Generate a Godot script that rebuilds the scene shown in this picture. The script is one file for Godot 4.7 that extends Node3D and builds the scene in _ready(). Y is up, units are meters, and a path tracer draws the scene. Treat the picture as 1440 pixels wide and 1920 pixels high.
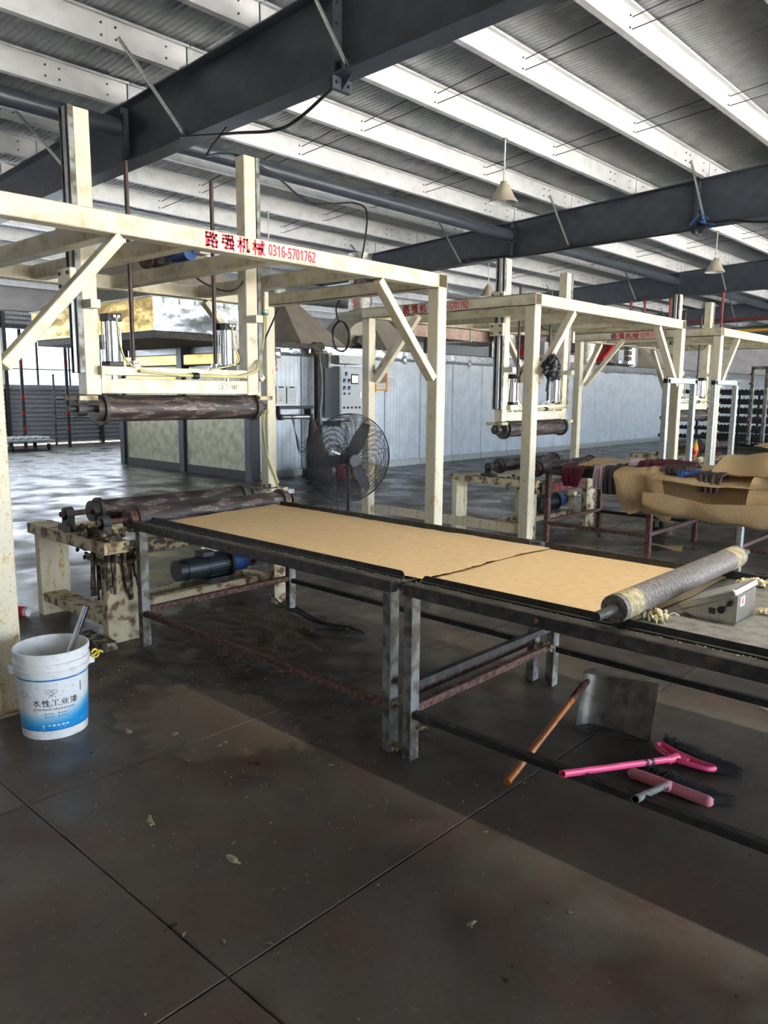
extends Node3D
# A felt-curing workshop: steel portal hall, three cream roller presses, a long drying oven, work tables and floor tools.

var M := {}
var rng := RandomNumberGenerator.new()
var used := {}

# ---------------------------------------------------------------- mesh builder
class MB:
	var v := PackedVector3Array()
	var n := PackedVector3Array()
	var t := PackedVector2Array()
	func tri(a: Vector3, b: Vector3, c: Vector3, na: Vector3, nb: Vector3, nc: Vector3, ua := Vector2.INF, ub := Vector2.INF, uc := Vector2.INF):
		if ua == Vector2.INF:
			ua = Vector2(a.x + a.z, -a.y); ub = Vector2(b.x + b.z, -b.y); uc = Vector2(c.x + c.z, -c.y)
		if (b - a).cross(c - a).dot(na + nb + nc) > 0.0:
			v.append(a); v.append(c); v.append(b); n.append(na); n.append(nc); n.append(nb); t.append(ua); t.append(uc); t.append(ub)
		else:
			v.append(a); v.append(b); v.append(c); n.append(na); n.append(nb); n.append(nc); t.append(ua); t.append(ub); t.append(uc)
	func flat(a: Vector3, b: Vector3, c: Vector3, out: Vector3):
		var m := (b - a).cross(c - a).normalized()
		if m.dot(out) < 0: m = -m
		tri(a, b, c, m, m, m)
	func quad(a: Vector3, b: Vector3, c: Vector3, d: Vector3, out: Vector3):
		flat(a, b, c, out); flat(a, c, d, out)
	func quv(a: Vector3, b: Vector3, c: Vector3, d: Vector3, m: Vector3):
		tri(a, b, c, m, m, m, Vector2(0, 1), Vector2(1, 1), Vector2(1, 0)); tri(a, c, d, m, m, m, Vector2(0, 1), Vector2(1, 0), Vector2(0, 0))
	func box(c: Vector3, s: Vector3, ch := 0.0, b := Basis()):
		var h := s * 0.5
		ch = min(ch, min(h.x, min(h.y, h.z)) * 0.6)
		var P := func(sx, sy, sz, ax): return c + b * Vector3(sx * (h.x - (0.0 if ax == 0 else ch)), sy * (h.y - (0.0 if ax == 1 else ch)), sz * (h.z - (0.0 if ax == 2 else ch)))
		for s0 in [-1, 1]:
			quad(P.call(s0, -1, -1, 0), P.call(s0, 1, -1, 0), P.call(s0, 1, 1, 0), P.call(s0, -1, 1, 0), b * Vector3(s0, 0, 0))
			quad(P.call(-1, s0, -1, 1), P.call(1, s0, -1, 1), P.call(1, s0, 1, 1), P.call(-1, s0, 1, 1), b * Vector3(0, s0, 0))
			quad(P.call(-1, -1, s0, 2), P.call(1, -1, s0, 2), P.call(1, 1, s0, 2), P.call(-1, 1, s0, 2), b * Vector3(0, 0, s0))
		if ch > 0.0:
			for i in [-1, 1]:
				for j in [-1, 1]:
					quad(P.call(i, j, -1, 0), P.call(i, j, 1, 0), P.call(i, j, 1, 1), P.call(i, j, -1, 1), b * Vector3(i, j, 0))
					quad(P.call(i, -1, j, 0), P.call(i, 1, j, 0), P.call(i, 1, j, 2), P.call(i, -1, j, 2), b * Vector3(i, 0, j))
					quad(P.call(-1, i, j, 1), P.call(1, i, j, 1), P.call(1, i, j, 2), P.call(-1, i, j, 2), b * Vector3(0, i, j))
					for k in [-1, 1]: flat(P.call(i, j, k, 0), P.call(i, j, k, 1), P.call(i, j, k, 2), b * Vector3(i, j, k))
	func span(a: Vector3, e: Vector3, ch := 0.0): box((a + e) * 0.5, (e - a).abs(), ch)
	# a bar of section w x h between two points; h lies along `upward`
	func bar(a: Vector3, e: Vector3, w: float, h: float, upward := Vector3.UP, ch := 0.0):
		var z := (e - a).normalized()
		var x := upward.cross(z).normalized()
		var y := z.cross(x)
		box((a + e) * 0.5, Vector3(w, h, a.distance_to(e)), ch, Basis(x, y, z))
	func cyl(a: Vector3, e: Vector3, r0: float, r1 := -1.0, seg := 16, cap := true):
		if r1 < 0: r1 = r0
		var z := (e - a).normalized()
		var x := z.cross(Vector3.UP if absf(z.y) < 0.9 else Vector3.RIGHT).normalized()
		var y := z.cross(x)
		for i in seg:
			var p := TAU * i / seg
			var q := TAU * (i + 1) / seg
			var d0 := x * cos(p) + y * sin(p)
			var d1 := x * cos(q) + y * sin(q)
			tri(a + d0 * r0, a + d1 * r0, e + d1 * r1, d0, d1, d1); tri(a + d0 * r0, e + d1 * r1, e + d0 * r1, d0, d1, d0)
			if cap:
				if r0 > 0: flat(a, a + d0 * r0, a + d1 * r0, -z)
				if r1 > 0: flat(e, e + d0 * r1, e + d1 * r1, z)
	# a hollow pipe with wall and open ends
	func pipe(a: Vector3, e: Vector3, r: float, w: float, seg := 16):
		lathe([Vector2(r - w, 0), Vector2(r, 0), Vector2(r, a.distance_to(e)), Vector2(r - w, a.distance_to(e)), Vector2(r - w, 0)], seg, aim(a, e))
	func aim(a: Vector3, e: Vector3) -> Transform3D:
		var y := (e - a).normalized()
		var x := y.cross(Vector3.UP if absf(y.y) < 0.9 else Vector3.RIGHT).normalized()
		return Transform3D(Basis(x, y, x.cross(y)), a)
	func tube(pts: Array, r: float, seg := 6):
		var m := pts.size()
		var side := Vector3.ZERO
		var rows := []
		for i in m:
			var d: Vector3 = (pts[min(i + 1, m - 1)] - pts[max(i - 1, 0)]).normalized()
			if side == Vector3.ZERO: side = d.cross(Vector3.UP if absf(d.y) < 0.9 else Vector3.RIGHT).normalized()
			side = (side - d * side.dot(d)).normalized()
			var o := d.cross(side)
			var row := []
			for k in seg: row.append(side * cos(TAU * k / seg) + o * sin(TAU * k / seg))
			rows.append(row)
		for i in m - 1:
			for k in seg:
				var k2 := (k + 1) % seg
				var a: Vector3 = rows[i][k]; var b: Vector3 = rows[i][k2]; var c: Vector3 = rows[i + 1][k2]; var d2: Vector3 = rows[i + 1][k]
				tri(pts[i] + a * r, pts[i] + b * r, pts[i + 1] + c * r, a, b, c); tri(pts[i] + a * r, pts[i + 1] + c * r, pts[i + 1] + d2 * r, a, c, d2)
		for e in [0, m - 1]:
			var out: Vector3 = (pts[0] - pts[1]) if e == 0 else (pts[m - 1] - pts[m - 2])
			for k in seg: flat(pts[e], pts[e] + rows[e][k] * r, pts[e] + rows[e][(k + 1) % seg] * r, out)
	# profile of (radius, height) turned about the y axis of xf; smooth unless two points coincide
	func lathe(pr: Array, seg: int, xf := Transform3D(), smooth := false):
		for j in pr.size() - 1:
			var a: Vector2 = pr[j]; var b: Vector2 = pr[j + 1]
			if a.distance_to(b) < 1e-6: continue
			var nn := Vector2(b.y - a.y, a.x - b.x).normalized()
			var na := nn; var nb := nn
			if smooth:
				if j > 0: na = (nn + Vector2(a.y - pr[j - 1].y, pr[j - 1].x - a.x).normalized()).normalized()
				if j < pr.size() - 2: nb = (nn + Vector2(pr[j + 2].y - b.y, b.x - pr[j + 2].x).normalized()).normalized()
			for i in seg:
				var p := TAU * i / seg; var q := TAU * (i + 1) / seg
				var V := func(w: Vector2, ang: float): return xf * Vector3(w.x * cos(ang), w.y, w.x * sin(ang))
				var N := func(w: Vector2, ang: float): return xf.basis * Vector3(w.x * cos(ang), w.y, w.x * sin(ang))
				var u0 := float(i) / seg; var u1 := float(i + 1) / seg
				var v0 := 1.0 - float(j) / (pr.size() - 1); var v1 := 1.0 - float(j + 1) / (pr.size() - 1)
				if a.x > 0: tri(V.call(a, p), V.call(a, q), V.call(b, q), N.call(na, p), N.call(na, q), N.call(nb, q), Vector2(u0, v0), Vector2(u1, v0), Vector2(u1, v1))
				if b.x > 0: tri(V.call(a, p), V.call(b, q), V.call(b, p), N.call(na, p), N.call(nb, q), N.call(nb, p), Vector2(u0, v0), Vector2(u1, v1), Vector2(u0, v1))
	func extrude(poly: PackedVector2Array, xf: Transform3D, depth: float):
		var idx := Geometry2D.triangulate_polygon(poly)
		var zn := xf.basis.z.normalized()
		var m := Vector2.ZERO
		for p in poly: m += p
		m /= poly.size()
		for i in range(0, idx.size(), 3):
			var a := xf * Vector3(poly[idx[i]].x, poly[idx[i]].y, 0); var b := xf * Vector3(poly[idx[i + 1]].x, poly[idx[i + 1]].y, 0); var c := xf * Vector3(poly[idx[i + 2]].x, poly[idx[i + 2]].y, 0)
			flat(a, b, c, -zn); flat(a + zn * depth, b + zn * depth, c + zn * depth, zn)
		var turn := -1.0 if Geometry2D.is_polygon_clockwise(poly) else 1.0
		for i in poly.size():
			var p := poly[i]; var q := poly[(i + 1) % poly.size()]
			var a := xf * Vector3(p.x, p.y, 0); var b := xf * Vector3(q.x, q.y, 0)
			quad(a, b, b + zn * depth, a + zn * depth, xf.basis * Vector3((q.y - p.y) * turn, -(q.x - p.x) * turn, 0))
	# a surface with thickness: f(u, v) gives points, u and v in 0..1
	func sheet(nu: int, nv: int, f: Callable, thick: float):
		var P := []; var N := []
		for i in nu + 1:
			var row := []
			for j in nv + 1: row.append(f.call(float(i) / nu, float(j) / nv))
			P.append(row)
		for i in nu + 1:
			var row := []
			for j in nv + 1:
				var du: Vector3 = P[min(i + 1, nu)][j] - P[max(i - 1, 0)][j]
				var dv: Vector3 = P[i][min(j + 1, nv)] - P[i][max(j - 1, 0)]
				row.append(du.cross(dv).normalized())
			N.append(row)
		for s in [0.5, -0.5]:
			for i in nu:
				for j in nv:
					var a: Vector3 = P[i][j] + N[i][j] * thick * s; var b: Vector3 = P[i + 1][j] + N[i + 1][j] * thick * s
					var c: Vector3 = P[i + 1][j + 1] + N[i + 1][j + 1] * thick * s; var d: Vector3 = P[i][j + 1] + N[i][j + 1] * thick * s
					var sg := signf(s)
					var ua := Vector2(float(i) / nu, float(j) / nv); var uc := Vector2(float(i + 1) / nu, float(j + 1) / nv)
					tri(a, b, c, N[i][j] * sg, N[i + 1][j] * sg, N[i + 1][j + 1] * sg, ua, Vector2(uc.x, ua.y), uc)
					tri(a, c, d, N[i][j] * sg, N[i + 1][j + 1] * sg, N[i][j + 1] * sg, ua, uc, Vector2(ua.x, uc.y))
		for i in nu:
			for j in [0, nv]:
				quad(P[i][j] + N[i][j] * thick * .5, P[i + 1][j] + N[i + 1][j] * thick * .5, P[i + 1][j] - N[i + 1][j] * thick * .5, P[i][j] - N[i][j] * thick * .5, P[i][j] - P[i][1 if j == 0 else nv - 1])
		for j in nv:
			for i in [0, nu]:
				quad(P[i][j] + N[i][j] * thick * .5, P[i][j + 1] + N[i][j + 1] * thick * .5, P[i][j + 1] - N[i][j + 1] * thick * .5, P[i][j] - N[i][j] * thick * .5, P[i][j] - P[1 if i == 0 else nu - 1][j])
	func mesh() -> ArrayMesh:
		var a := []
		a.resize(Mesh.ARRAY_MAX)
		a[Mesh.ARRAY_VERTEX] = v; a[Mesh.ARRAY_NORMAL] = n; a[Mesh.ARRAY_TEX_UV] = t
		var m := ArrayMesh.new()
		m.add_surface_from_arrays(Mesh.PRIMITIVE_TRIANGLES, a)
		return m

# ---------------------------------------------------------------- nodes
func numbered(called: String) -> String:
	var k: int = used.get(called, 0)
	used[called] = k + 1
	return called if k == 0 else "%s_%03d" % [called, k]
func put(called: String, mesh, mat, parent: Node) -> MeshInstance3D:
	var o := MeshInstance3D.new()
	o.name = called if parent != self else numbered(called)
	o.mesh = mesh.mesh() if mesh is MB else mesh
	o.material_override = M[mat] if mat is String else mat
	parent.add_child(o, true)
	return o
func thing(called: String, label: String, category: String, at := Vector3.ZERO, group := "", turn := 0.0) -> Node3D:
	var o := Node3D.new()
	o.name = numbered(called)
	add_child(o)
	o.position = at; o.rotation.y = turn
	return tag(o, label, category, group)
func tag(o: Node3D, label: String, category: String, group := "") -> Node3D:
	o.set_meta("label", label); o.set_meta("category", category)
	if group != "": o.set_meta("group", group)
	return o
func setting(called: String, label: String) -> Node3D:
	var o := Node3D.new()
	o.name = numbered(called)
	add_child(o)
	o.set_meta("kind", "structure"); o.set_meta("label", label)
	return o
func copy(src: Node3D, at: Vector3, label := "") -> Node3D:
	var base := String(src.name).rstrip("0123456789").rstrip("_")
	var r: Node3D = src.duplicate()
	r.name = numbered(base)
	add_child(r)
	r.position = at
	if label != "": r.set_meta("label", label)
	return r
func bx(c: Vector3, s: Vector3, ch := 0.0) -> MB:
	var m := MB.new(); m.box(c, s, ch); return m
func sp(a: Vector3, b: Vector3, ch := 0.0) -> MB:
	var m := MB.new(); m.span(a, b, ch); return m
func rod(a: Vector3, b: Vector3, r: float, seg := 12) -> MB:
	var m := MB.new(); m.cyl(a, b, r, -1, seg); return m
func curve(pts: Array, steps := 8) -> Array:
	var out := []
	for i in pts.size() - 1:
		var p0: Vector3 = pts[max(i - 1, 0)]; var p1: Vector3 = pts[i]; var p2: Vector3 = pts[i + 1]; var p3: Vector3 = pts[min(i + 2, pts.size() - 1)]
		for k in steps: out.append(p1.cubic_interpolate(p2, p0, p3, float(k) / steps))
	out.append(pts[-1])
	return out
func wire(pts: Array, r: float, seg := 6, steps := 8) -> MB:
	var m := MB.new(); m.tube(curve(pts, steps), r, seg); return m

# ---------------------------------------------------------------- materials
func fbm(seed_: int, freq: float, oct := 4, kind := FastNoiseLite.TYPE_SIMPLEX_SMOOTH) -> FastNoiseLite:
	var f := FastNoiseLite.new()
	f.seed = seed_; f.frequency = freq; f.noise_type = kind; f.fractal_type = FastNoiseLite.FRACTAL_FBM; f.fractal_octaves = oct
	return f
func ramp_tex(seed_: int, freq: float, size: int, stops: Array, stretch := 1, oct := 5) -> ImageTexture:
	var im := fbm(seed_, freq, oct).get_seamless_image(size, size)
	im.convert(Image.FORMAT_L8)
	if stretch < -1:
		im = im.get_region(Rect2i(0, 0, size / -stretch, size)); im.resize(size, size)
	if stretch > 1:
		im = im.get_region(Rect2i(0, 0, size, size / stretch)); im.resize(size, size)
	var src := im.get_data()
	var lut := PackedByteArray(); lut.resize(768)
	for i in 256:
		var x := i / 255.0
		var c: Color = stops[-1][1]
		for k in stops.size() - 1:
			if x <= stops[k + 1][0]:
				c = (stops[k][1] as Color).lerp(stops[k + 1][1], clampf((x - stops[k][0]) / max(stops[k + 1][0] - stops[k][0], 1e-4), 0, 1)); break
		lut[i * 3] = c.r8; lut[i * 3 + 1] = c.g8; lut[i * 3 + 2] = c.b8
	var out := PackedByteArray(); out.resize(size * size * 3)
	for i in size * size:
		var k := src[i] * 3
		out[i * 3] = lut[k]; out[i * 3 + 1] = lut[k + 1]; out[i * 3 + 2] = lut[k + 2]
	return ImageTexture.create_from_image(Image.create_from_data(size, size, false, Image.FORMAT_RGB8, out))
func g(x: float) -> Color: return Color(x, x, x)
func c8(r: int, gg: int, b: int) -> Color: return Color8(r, gg, b)
func mat(called: String, col: Color, rough := 0.6, metal := 0.0, tex: Texture2D = null, scale := 1.0, rtex: Texture2D = null, bump: Texture2D = null, depth := 0.0, world := true) -> StandardMaterial3D:
	var m := StandardMaterial3D.new()
	m.resource_name = called
	m.albedo_color = col; m.roughness = rough; m.metallic = metal
	if tex: m.albedo_texture = tex
	if rtex: m.roughness_texture = rtex
	if bump:
		m.heightmap_enabled = true; m.heightmap_texture = bump; m.heightmap_scale = depth
	if tex or rtex or bump:
		m.uv1_triplanar = true; m.uv1_world_triplanar = world; m.uv1_scale = Vector3.ONE * scale
	M[called] = m
	return m

func make_materials():
	var fine := ramp_tex(3, 0.05, 512, [[0.0, g(0)], [1.0, g(1)]])
	var blot := ramp_tex(5, 0.012, 512, [[0.25, g(.45)], [.5, g(.7)], [0.75, g(1)]])
	# cream paint: upper beams stay clean, posts carry rust speckle and runs near the foot
	mat("cream", Color.WHITE, 0.42, 0, ramp_tex(11, 0.016, 512, [[0.0, c8(164, 148, 112)], [.25, c8(194, 183, 152)], [.45, c8(206, 197, 169)], [.7, c8(211, 203, 178)], [1, c8(200, 189, 160)]]), 0.7)
	M["post"] = rusty_post()
	mat("rusty_cream", Color.WHITE, 0.7, 0, ramp_tex(17, 0.014, 512, [[0.0, c8(74, 52, 38)], [.22, c8(104, 76, 54)], [.33, c8(146, 122, 88)], [.42, c8(184, 170, 136)], [.75, c8(198, 187, 155)], [1, c8(168, 148, 112)]]), 1.1)
	mat("grimy", Color.WHITE, 0.8, 0, ramp_tex(19, 0.02, 512, [[0.0, c8(34, 29, 24)], [.42, c8(56, 48, 38)], [.55, c8(92, 80, 62)], [.7, c8(150, 138, 108)], [1, c8(110, 96, 72)]]), 1.6, null, fine, 0.15)
	mat("rust", Color.WHITE, 0.75, 0.1, ramp_tex(23, 0.03, 512, [[0.0, c8(40, 26, 22)], [.4, c8(74, 46, 38)], [.6, c8(98, 66, 54)], [1, c8(128, 104, 92)]]), 1.5)
	mat("spindle_brown", c8(66, 50, 44), 0.5, 0.3)
	mat("roller", Color.WHITE, 0.5, 0.25, ramp_tex(29, 0.022, 512, [[0.0, c8(38, 30, 28)], [.45, c8(58, 48, 45)], [.57, c8(70, 60, 56)], [.62, c8(138, 130, 124)], [.68, c8(84, 70, 62)], [1, c8(112, 94, 80)]], -3), 1.1)
	M["roller"].uv1_triplanar = false; M["roller"].uv1_scale = Vector3(.8, 1.8, 1)
	mat("roller_plain", Color.WHITE, 0.55, 0.25, ramp_tex(31, 0.02, 512, [[0.0, c8(52, 45, 42)], [.5, c8(74, 66, 61)], [1, c8(98, 89, 81)]], -3), 1.2)
	M["roller_plain"].uv1_triplanar = false; M["roller_plain"].uv1_scale = Vector3(1.4, 3.2, 1)
	mat("dark_iron", Color.WHITE, 0.6, 0.3, ramp_tex(37, 0.02, 512, [[0.0, c8(46, 44, 41)], [.5, c8(64, 61, 57)], [.8, c8(82, 77, 70)], [1, c8(116, 108, 94)]]), 1.4)
	mat("black_rail", Color.WHITE, 0.55, 0.2, ramp_tex(39, 0.02, 512, [[0.0, c8(30, 30, 29)], [.6, c8(46, 45, 42)], [.8, c8(62, 59, 53)], [1, c8(98, 90, 74)]]), 1.4)
	mat("leg_steel", Color.WHITE, 0.5, 0.35, ramp_tex(41, 0.02, 512, [[0.0, c8(62, 52, 40)], [.35, c8(88, 84, 74)], [.55, c8(118, 120, 116)], [1, c8(142, 144, 138)]]), 1.0)
	mat("galv", Color.WHITE, 0.4, 0.55, ramp_tex(43, 0.03, 512, [[0.0, c8(128, 132, 128)], [.5, c8(166, 170, 166)], [1, c8(192, 196, 192)]]), 1.6)
	mat("foil", Color.WHITE, 0.3, 0.85, ramp_tex(47, 0.03, 512, [[0.0, c8(168, 174, 178)], [.5, c8(206, 212, 216)], [1, c8(236, 240, 244)]]), 1.2, null, blot, 0.45)
	mat("foil_gold", Color.WHITE, 0.32, 0.75, ramp_tex(53, 0.02, 512, [[0.0, c8(166, 134, 66)], [.4, c8(190, 156, 82)], [.7, c8(200, 170, 98)], [1, c8(212, 190, 132)]]), 0.5, null, blot, 0.6)
	mat("galv_door", Color.WHITE, 0.42, 0.45, ramp_tex(59, 0.02, 512, [[0.0, c8(132, 126, 96)], [.35, c8(152, 150, 122)], [.6, c8(164, 163, 137)], [1, c8(182, 181, 158)]]), 0.45)
	mat("oven_panel", Color.WHITE, 0.32, 0.15, ramp_tex(61, 0.012, 512, [[0.0, c8(172, 182, 188)], [.5, c8(188, 197, 203)], [1, c8(200, 208, 213)]], 1), 0.4)
	mat("taupe", Color.WHITE, 0.6, 0.0, ramp_tex(67, 0.012, 512, [[0.0, c8(140, 130, 116)], [.5, c8(160, 151, 136)], [1, c8(172, 164, 150)]]), 0.5)
	mat("pinkish", Color.WHITE, 0.65, 0.0, ramp_tex(71, 0.012, 512, [[0.0, c8(150, 124, 108)], [.5, c8(178, 152, 136)], [1, c8(190, 168, 154)]]), 0.5)
	mat("slate", Color.WHITE, 0.42, 0.0, ramp_tex(73, 0.012, 512, [[0.0, c8(44, 50, 58)], [.5, c8(52, 58, 66)], [1, c8(62, 68, 75)]]), 0.6)
	mat("purlin_white", Color.WHITE, 0.45, 0.1, ramp_tex(79, 0.012, 512, [[0.0, c8(206, 206, 204)], [.5, c8(222, 222, 220)], [1, c8(232, 232, 230)]]), 0.5)
	mat("roof_steel", Color.WHITE, 0.38, 0.35, ramp_tex(83, 0.02, 512, [[0.0, c8(146, 150, 154)], [.5, c8(164, 168, 171)], [1, c8(178, 181, 184)]]), 0.5)
	mat("wall_slat", Color.WHITE, 0.55, 0.1, ramp_tex(89, 0.02, 512, [[0.0, c8(160, 160, 162)], [.5, c8(178, 178, 180)], [1, c8(192, 192, 194)]]), 0.8)
	mat("wall_pale", Color.WHITE, 0.75, 0.0, ramp_tex(97, 0.01, 512, [[0.0, c8(176, 172, 172)], [.5, c8(192, 188, 188)], [1, c8(204, 202, 202)]]), 0.4)
	mat("apron", Color.WHITE, 0.9, 0.0, ramp_tex(101, 0.02, 512, [[0.0, c8(176, 172, 164)], [.5, c8(196, 192, 184)], [1, c8(208, 205, 198)]]), 0.5)
	mat("paper", Color.WHITE, 0.72, 0.0, ramp_tex(103, 0.03, 512, [[0.0, c8(190, 162, 118)], [.4, c8(197, 170, 126)], [.7, c8(201, 174, 130)], [1, c8(206, 180, 137)]]), 1.2)
	mat("felt", Color.WHITE, 0.85, 0.0, ramp_tex(107, 0.05, 512, [[0.0, c8(182, 150, 104)], [.5, c8(200, 168, 120)], [1, c8(214, 184, 138)]]), 1.6, null, fine, 0.03)
	mat("sheet_steel", Color.WHITE, 0.55, 0.4, ramp_tex(109, 0.02, 512, [[0.0, c8(94, 92, 86)], [.4, c8(124, 121, 114)], [.75, c8(142, 139, 132)], [1, c8(120, 108, 90)]]), 1.4)
	mat("tube_steel", Color.WHITE, 0.6, 0.2, ramp_tex(113, 0.025, 512, [[0.0, c8(70, 66, 66)], [.45, c8(96, 92, 89)], [.65, c8(118, 113, 106)], [1, c8(140, 133, 122)]]), 4.0)
	mat("glue_band", Color.WHITE, 0.7, 0.0, ramp_tex(127, 0.05, 256, [[0.0, c8(92, 82, 62)], [.5, c8(142, 130, 98)], [1, c8(190, 178, 140)]]), 2.5)
	mat("crumb", Color.WHITE, 0.9, 0.0, ramp_tex(129, 0.2, 128, [[0.0, c8(64, 52, 40)], [.5, c8(104, 90, 68)], [1, c8(160, 146, 112)]]), 5.0)
	mat("wool", Color.WHITE, 0.95, 0.0, ramp_tex(131, 0.05, 256, [[0.0, c8(178, 164, 120)], [1, c8(226, 216, 182)]]), 6.0)
	mat("dirt", Color.WHITE, 0.95, 0.0, ramp_tex(137, 0.06, 512, [[0.0, c8(58, 48, 37)], [.5, c8(88, 74, 56)], [1, c8(122, 106, 82)]]), 2.0, null, fine, 0.8)
	mat("floor_far", Color.WHITE, 0.55, 0.0, ramp_tex(139, 0.012, 1024, [[0.0, c8(60, 53, 45)], [.35, c8(68, 61, 52)], [.6, c8(80, 73, 63)], [1, c8(92, 84, 74)]]), 0.2, ramp_tex(141, 0.014, 512, [[0.2, g(.42)], [.5, g(.68)], [.8, g(1)]]), fine, 0.05)
	mat("joint_fill", Color.WHITE, 0.95, 0.0, ramp_tex(181, 0.02, 256, [[0.0, c8(34, 30, 26)], [.45, c8(58, 50, 42)], [.6, c8(120, 106, 82)], [1, c8(150, 134, 106)]]), 0.8)
	M["floor_near"] = near_floor(fine)
	mat("chrome", c8(214, 216, 218), 0.16, 1.0)
	mat("alu", c8(196, 198, 198), 0.3, 0.9)
	mat("stainless", Color.WHITE, 0.3, 0.9, ramp_tex(149, 0.05, 256, [[0.0, c8(168, 166, 160)], [1, c8(196, 194, 188)]], 8), 3.0, null, null, 0, false)
	mat("black", c8(26, 26, 27), 0.5)
	mat("rubber", c8(30, 30, 30), 0.75)
	mat("dark_grey", c8(62, 62, 62), 0.5)
	mat("motor", c8(40, 46, 52), 0.45, 0.2)
	mat("motor_blue", c8(44, 84, 150), 0.4, 0.1)
	mat("white", c8(226, 226, 222), 0.5)
	mat("cabinet_grey", c8(176, 180, 182), 0.4, 0.2)
	mat("red", c8(190, 34, 38), 0.5)
	mat("letter_red", c8(196, 40, 66), 0.6)
	mat("letter_faded", c8(150, 62, 58), 0.7)
	mat("pencil", c8(96, 88, 78), 0.8)
	mat("yellow", c8(222, 190, 60), 0.5)
	mat("orange", c8(226, 150, 36), 0.5)
	mat("green", c8(40, 150, 90), 0.4)
	mat("blue_glove", c8(44, 96, 176), 0.6)
	mat("blue", c8(40, 70, 190), 0.4)
	mat("pink", c8(224, 74, 118), 0.4)
	mat("pink_old", c8(196, 118, 124), 0.55)
	mat("bristle", c8(22, 18, 16), 0.95)
	mat("handle_wood", Color.WHITE, 0.35, 0.0, ramp_tex(151, 0.03, 256, [[0.0, c8(112, 58, 24)], [.5, c8(166, 96, 44)], [1, c8(190, 120, 60)]], 8), 3.0, null, null, 0, false)
	mat("pan_metal", Color.WHITE, 0.45, 0.7, ramp_tex(157, 0.02, 256, [[0.0, c8(70, 60, 48)], [.4, c8(104, 100, 92)], [1, c8(136, 136, 130)]]), 2.0)
	mat("maroon", c8(104, 34, 50), 0.9)
	mat("grey_cloth", c8(86, 78, 80), 0.9)
	mat("pale_pink_cloth", c8(228, 204, 212), 0.9)
	mat("knit", Color.WHITE, 0.95, 0.0, ramp_tex(163, 0.12, 256, [[0.0, c8(58, 48, 42)], [1, c8(124, 108, 96)]]), 8.0)
	mat("glove_brown", c8(112, 90, 76), 0.9)
	mat("bag_black", c8(40, 40, 42), 0.4)
	mat("clear_hose", c8(188, 176, 120), 0.35)
	mat("plastic_film", c8(214, 206, 200), 0.35)
	mat("cord_dark", c8(44, 42, 36), 0.6)
	mat("bucket_white", Color.WHITE, 0.42, 0.0, ramp_tex(167, 0.03, 512, [[0.0, c8(186, 178, 164)], [.22, c8(212, 209, 202)], [.4, c8(228, 227, 222)], [1, c8(234, 234, 230)]]), 1.4)
	mat("liquid", c8(70, 52, 44), 0.12)
	mat("lamp_shade", c8(168, 160, 142), 0.5, 0.1)
	mat("lamp_inside", c8(224, 224, 220), 0.3, 0.3)
	mat("opal", c8(224, 222, 214), 0.3)
	mat("stainless_screen", c8(24, 26, 26), 0.2)
	mat("hose_foil", Color.WHITE, 0.42, 0.7, ramp_tex(173, 0.03, 256, [[0.0, c8(120, 116, 106)], [.5, c8(172, 170, 162)], [1, c8(206, 206, 200)]]), 1.2, null, fine, 1.0)
	mat("burner_box", c8(112, 106, 100), 0.6, 0.2)
	mat("pipe_red", c8(130, 44, 42), 0.55)
	mat("pipe_yellow", c8(206, 158, 60), 0.5)
	mat("block_pale", Color.WHITE, 0.6, 0.0, ramp_tex(179, 0.02, 256, [[0.0, c8(120, 96, 78)], [.35, c8(186, 190, 188)], [1, c8(206, 214, 218)]]), 1.2)
	var w := mat("daylight_pane", c8(240, 244, 250), 0.4)
	w.emission_enabled = true; w.emission = c8(236, 244, 255); w.emission_energy_multiplier = 1.2
	var tg := mat("tube_glow", c8(255, 250, 240), 0.4)
	tg.emission_enabled = true; tg.emission = c8(255, 246, 230); tg.emission_energy_multiplier = 2.0
	var s := mat("screen_glow", c8(220, 226, 210), 0.3)
	s.emission_enabled = true; s.emission = c8(226, 232, 206); s.emission_energy_multiplier = 0.6

func rusty_post() -> StandardMaterial3D:
	var W := 256; var H := 1024
	var a := fbm(201, 0.03, 5); var b := fbm(203, 0.09, 3)
	var out := PackedByteArray(); out.resize(W * H * 3)
	for y in H:
		var up := 2.5 * (1.0 - float(y) / H)          # metres above the floor
		var wear := 0.06 if up > 1.72 else (0.19 if up > 0.5 else 0.25)
		for x in W:
			var s := a.get_noise_2d(x * .8, y * 0.5) * .5 + .5
			var q := b.get_noise_2d(x, y * 0.8) * .5 + .5
			var k := s * .7 + q * .3
			var c := c8(208, 199, 171)
			if k < wear + .02: c = c8(140, 98, 56)
			elif k < wear + .10: c = c8(190, 160, 104)
			elif k < wear + .20: c = c8(202, 186, 146)
			if b.get_noise_2d(x * 2.2 + 900, y * 1.4) > .58 and up < 1.72: c = c8(98, 60, 40)
			var i := (y * W + x) * 3
			out[i] = c.r8; out[i + 1] = c.g8; out[i + 2] = c.b8
	var m := StandardMaterial3D.new()
	m.resource_name = "post_paint"
	m.albedo_texture = ImageTexture.create_from_image(Image.create_from_data(W, H, false, Image.FORMAT_RGB8, out))
	m.roughness = 0.5; m.uv1_scale = Vector3(2.6, 0.4, 1)
	return m

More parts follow.
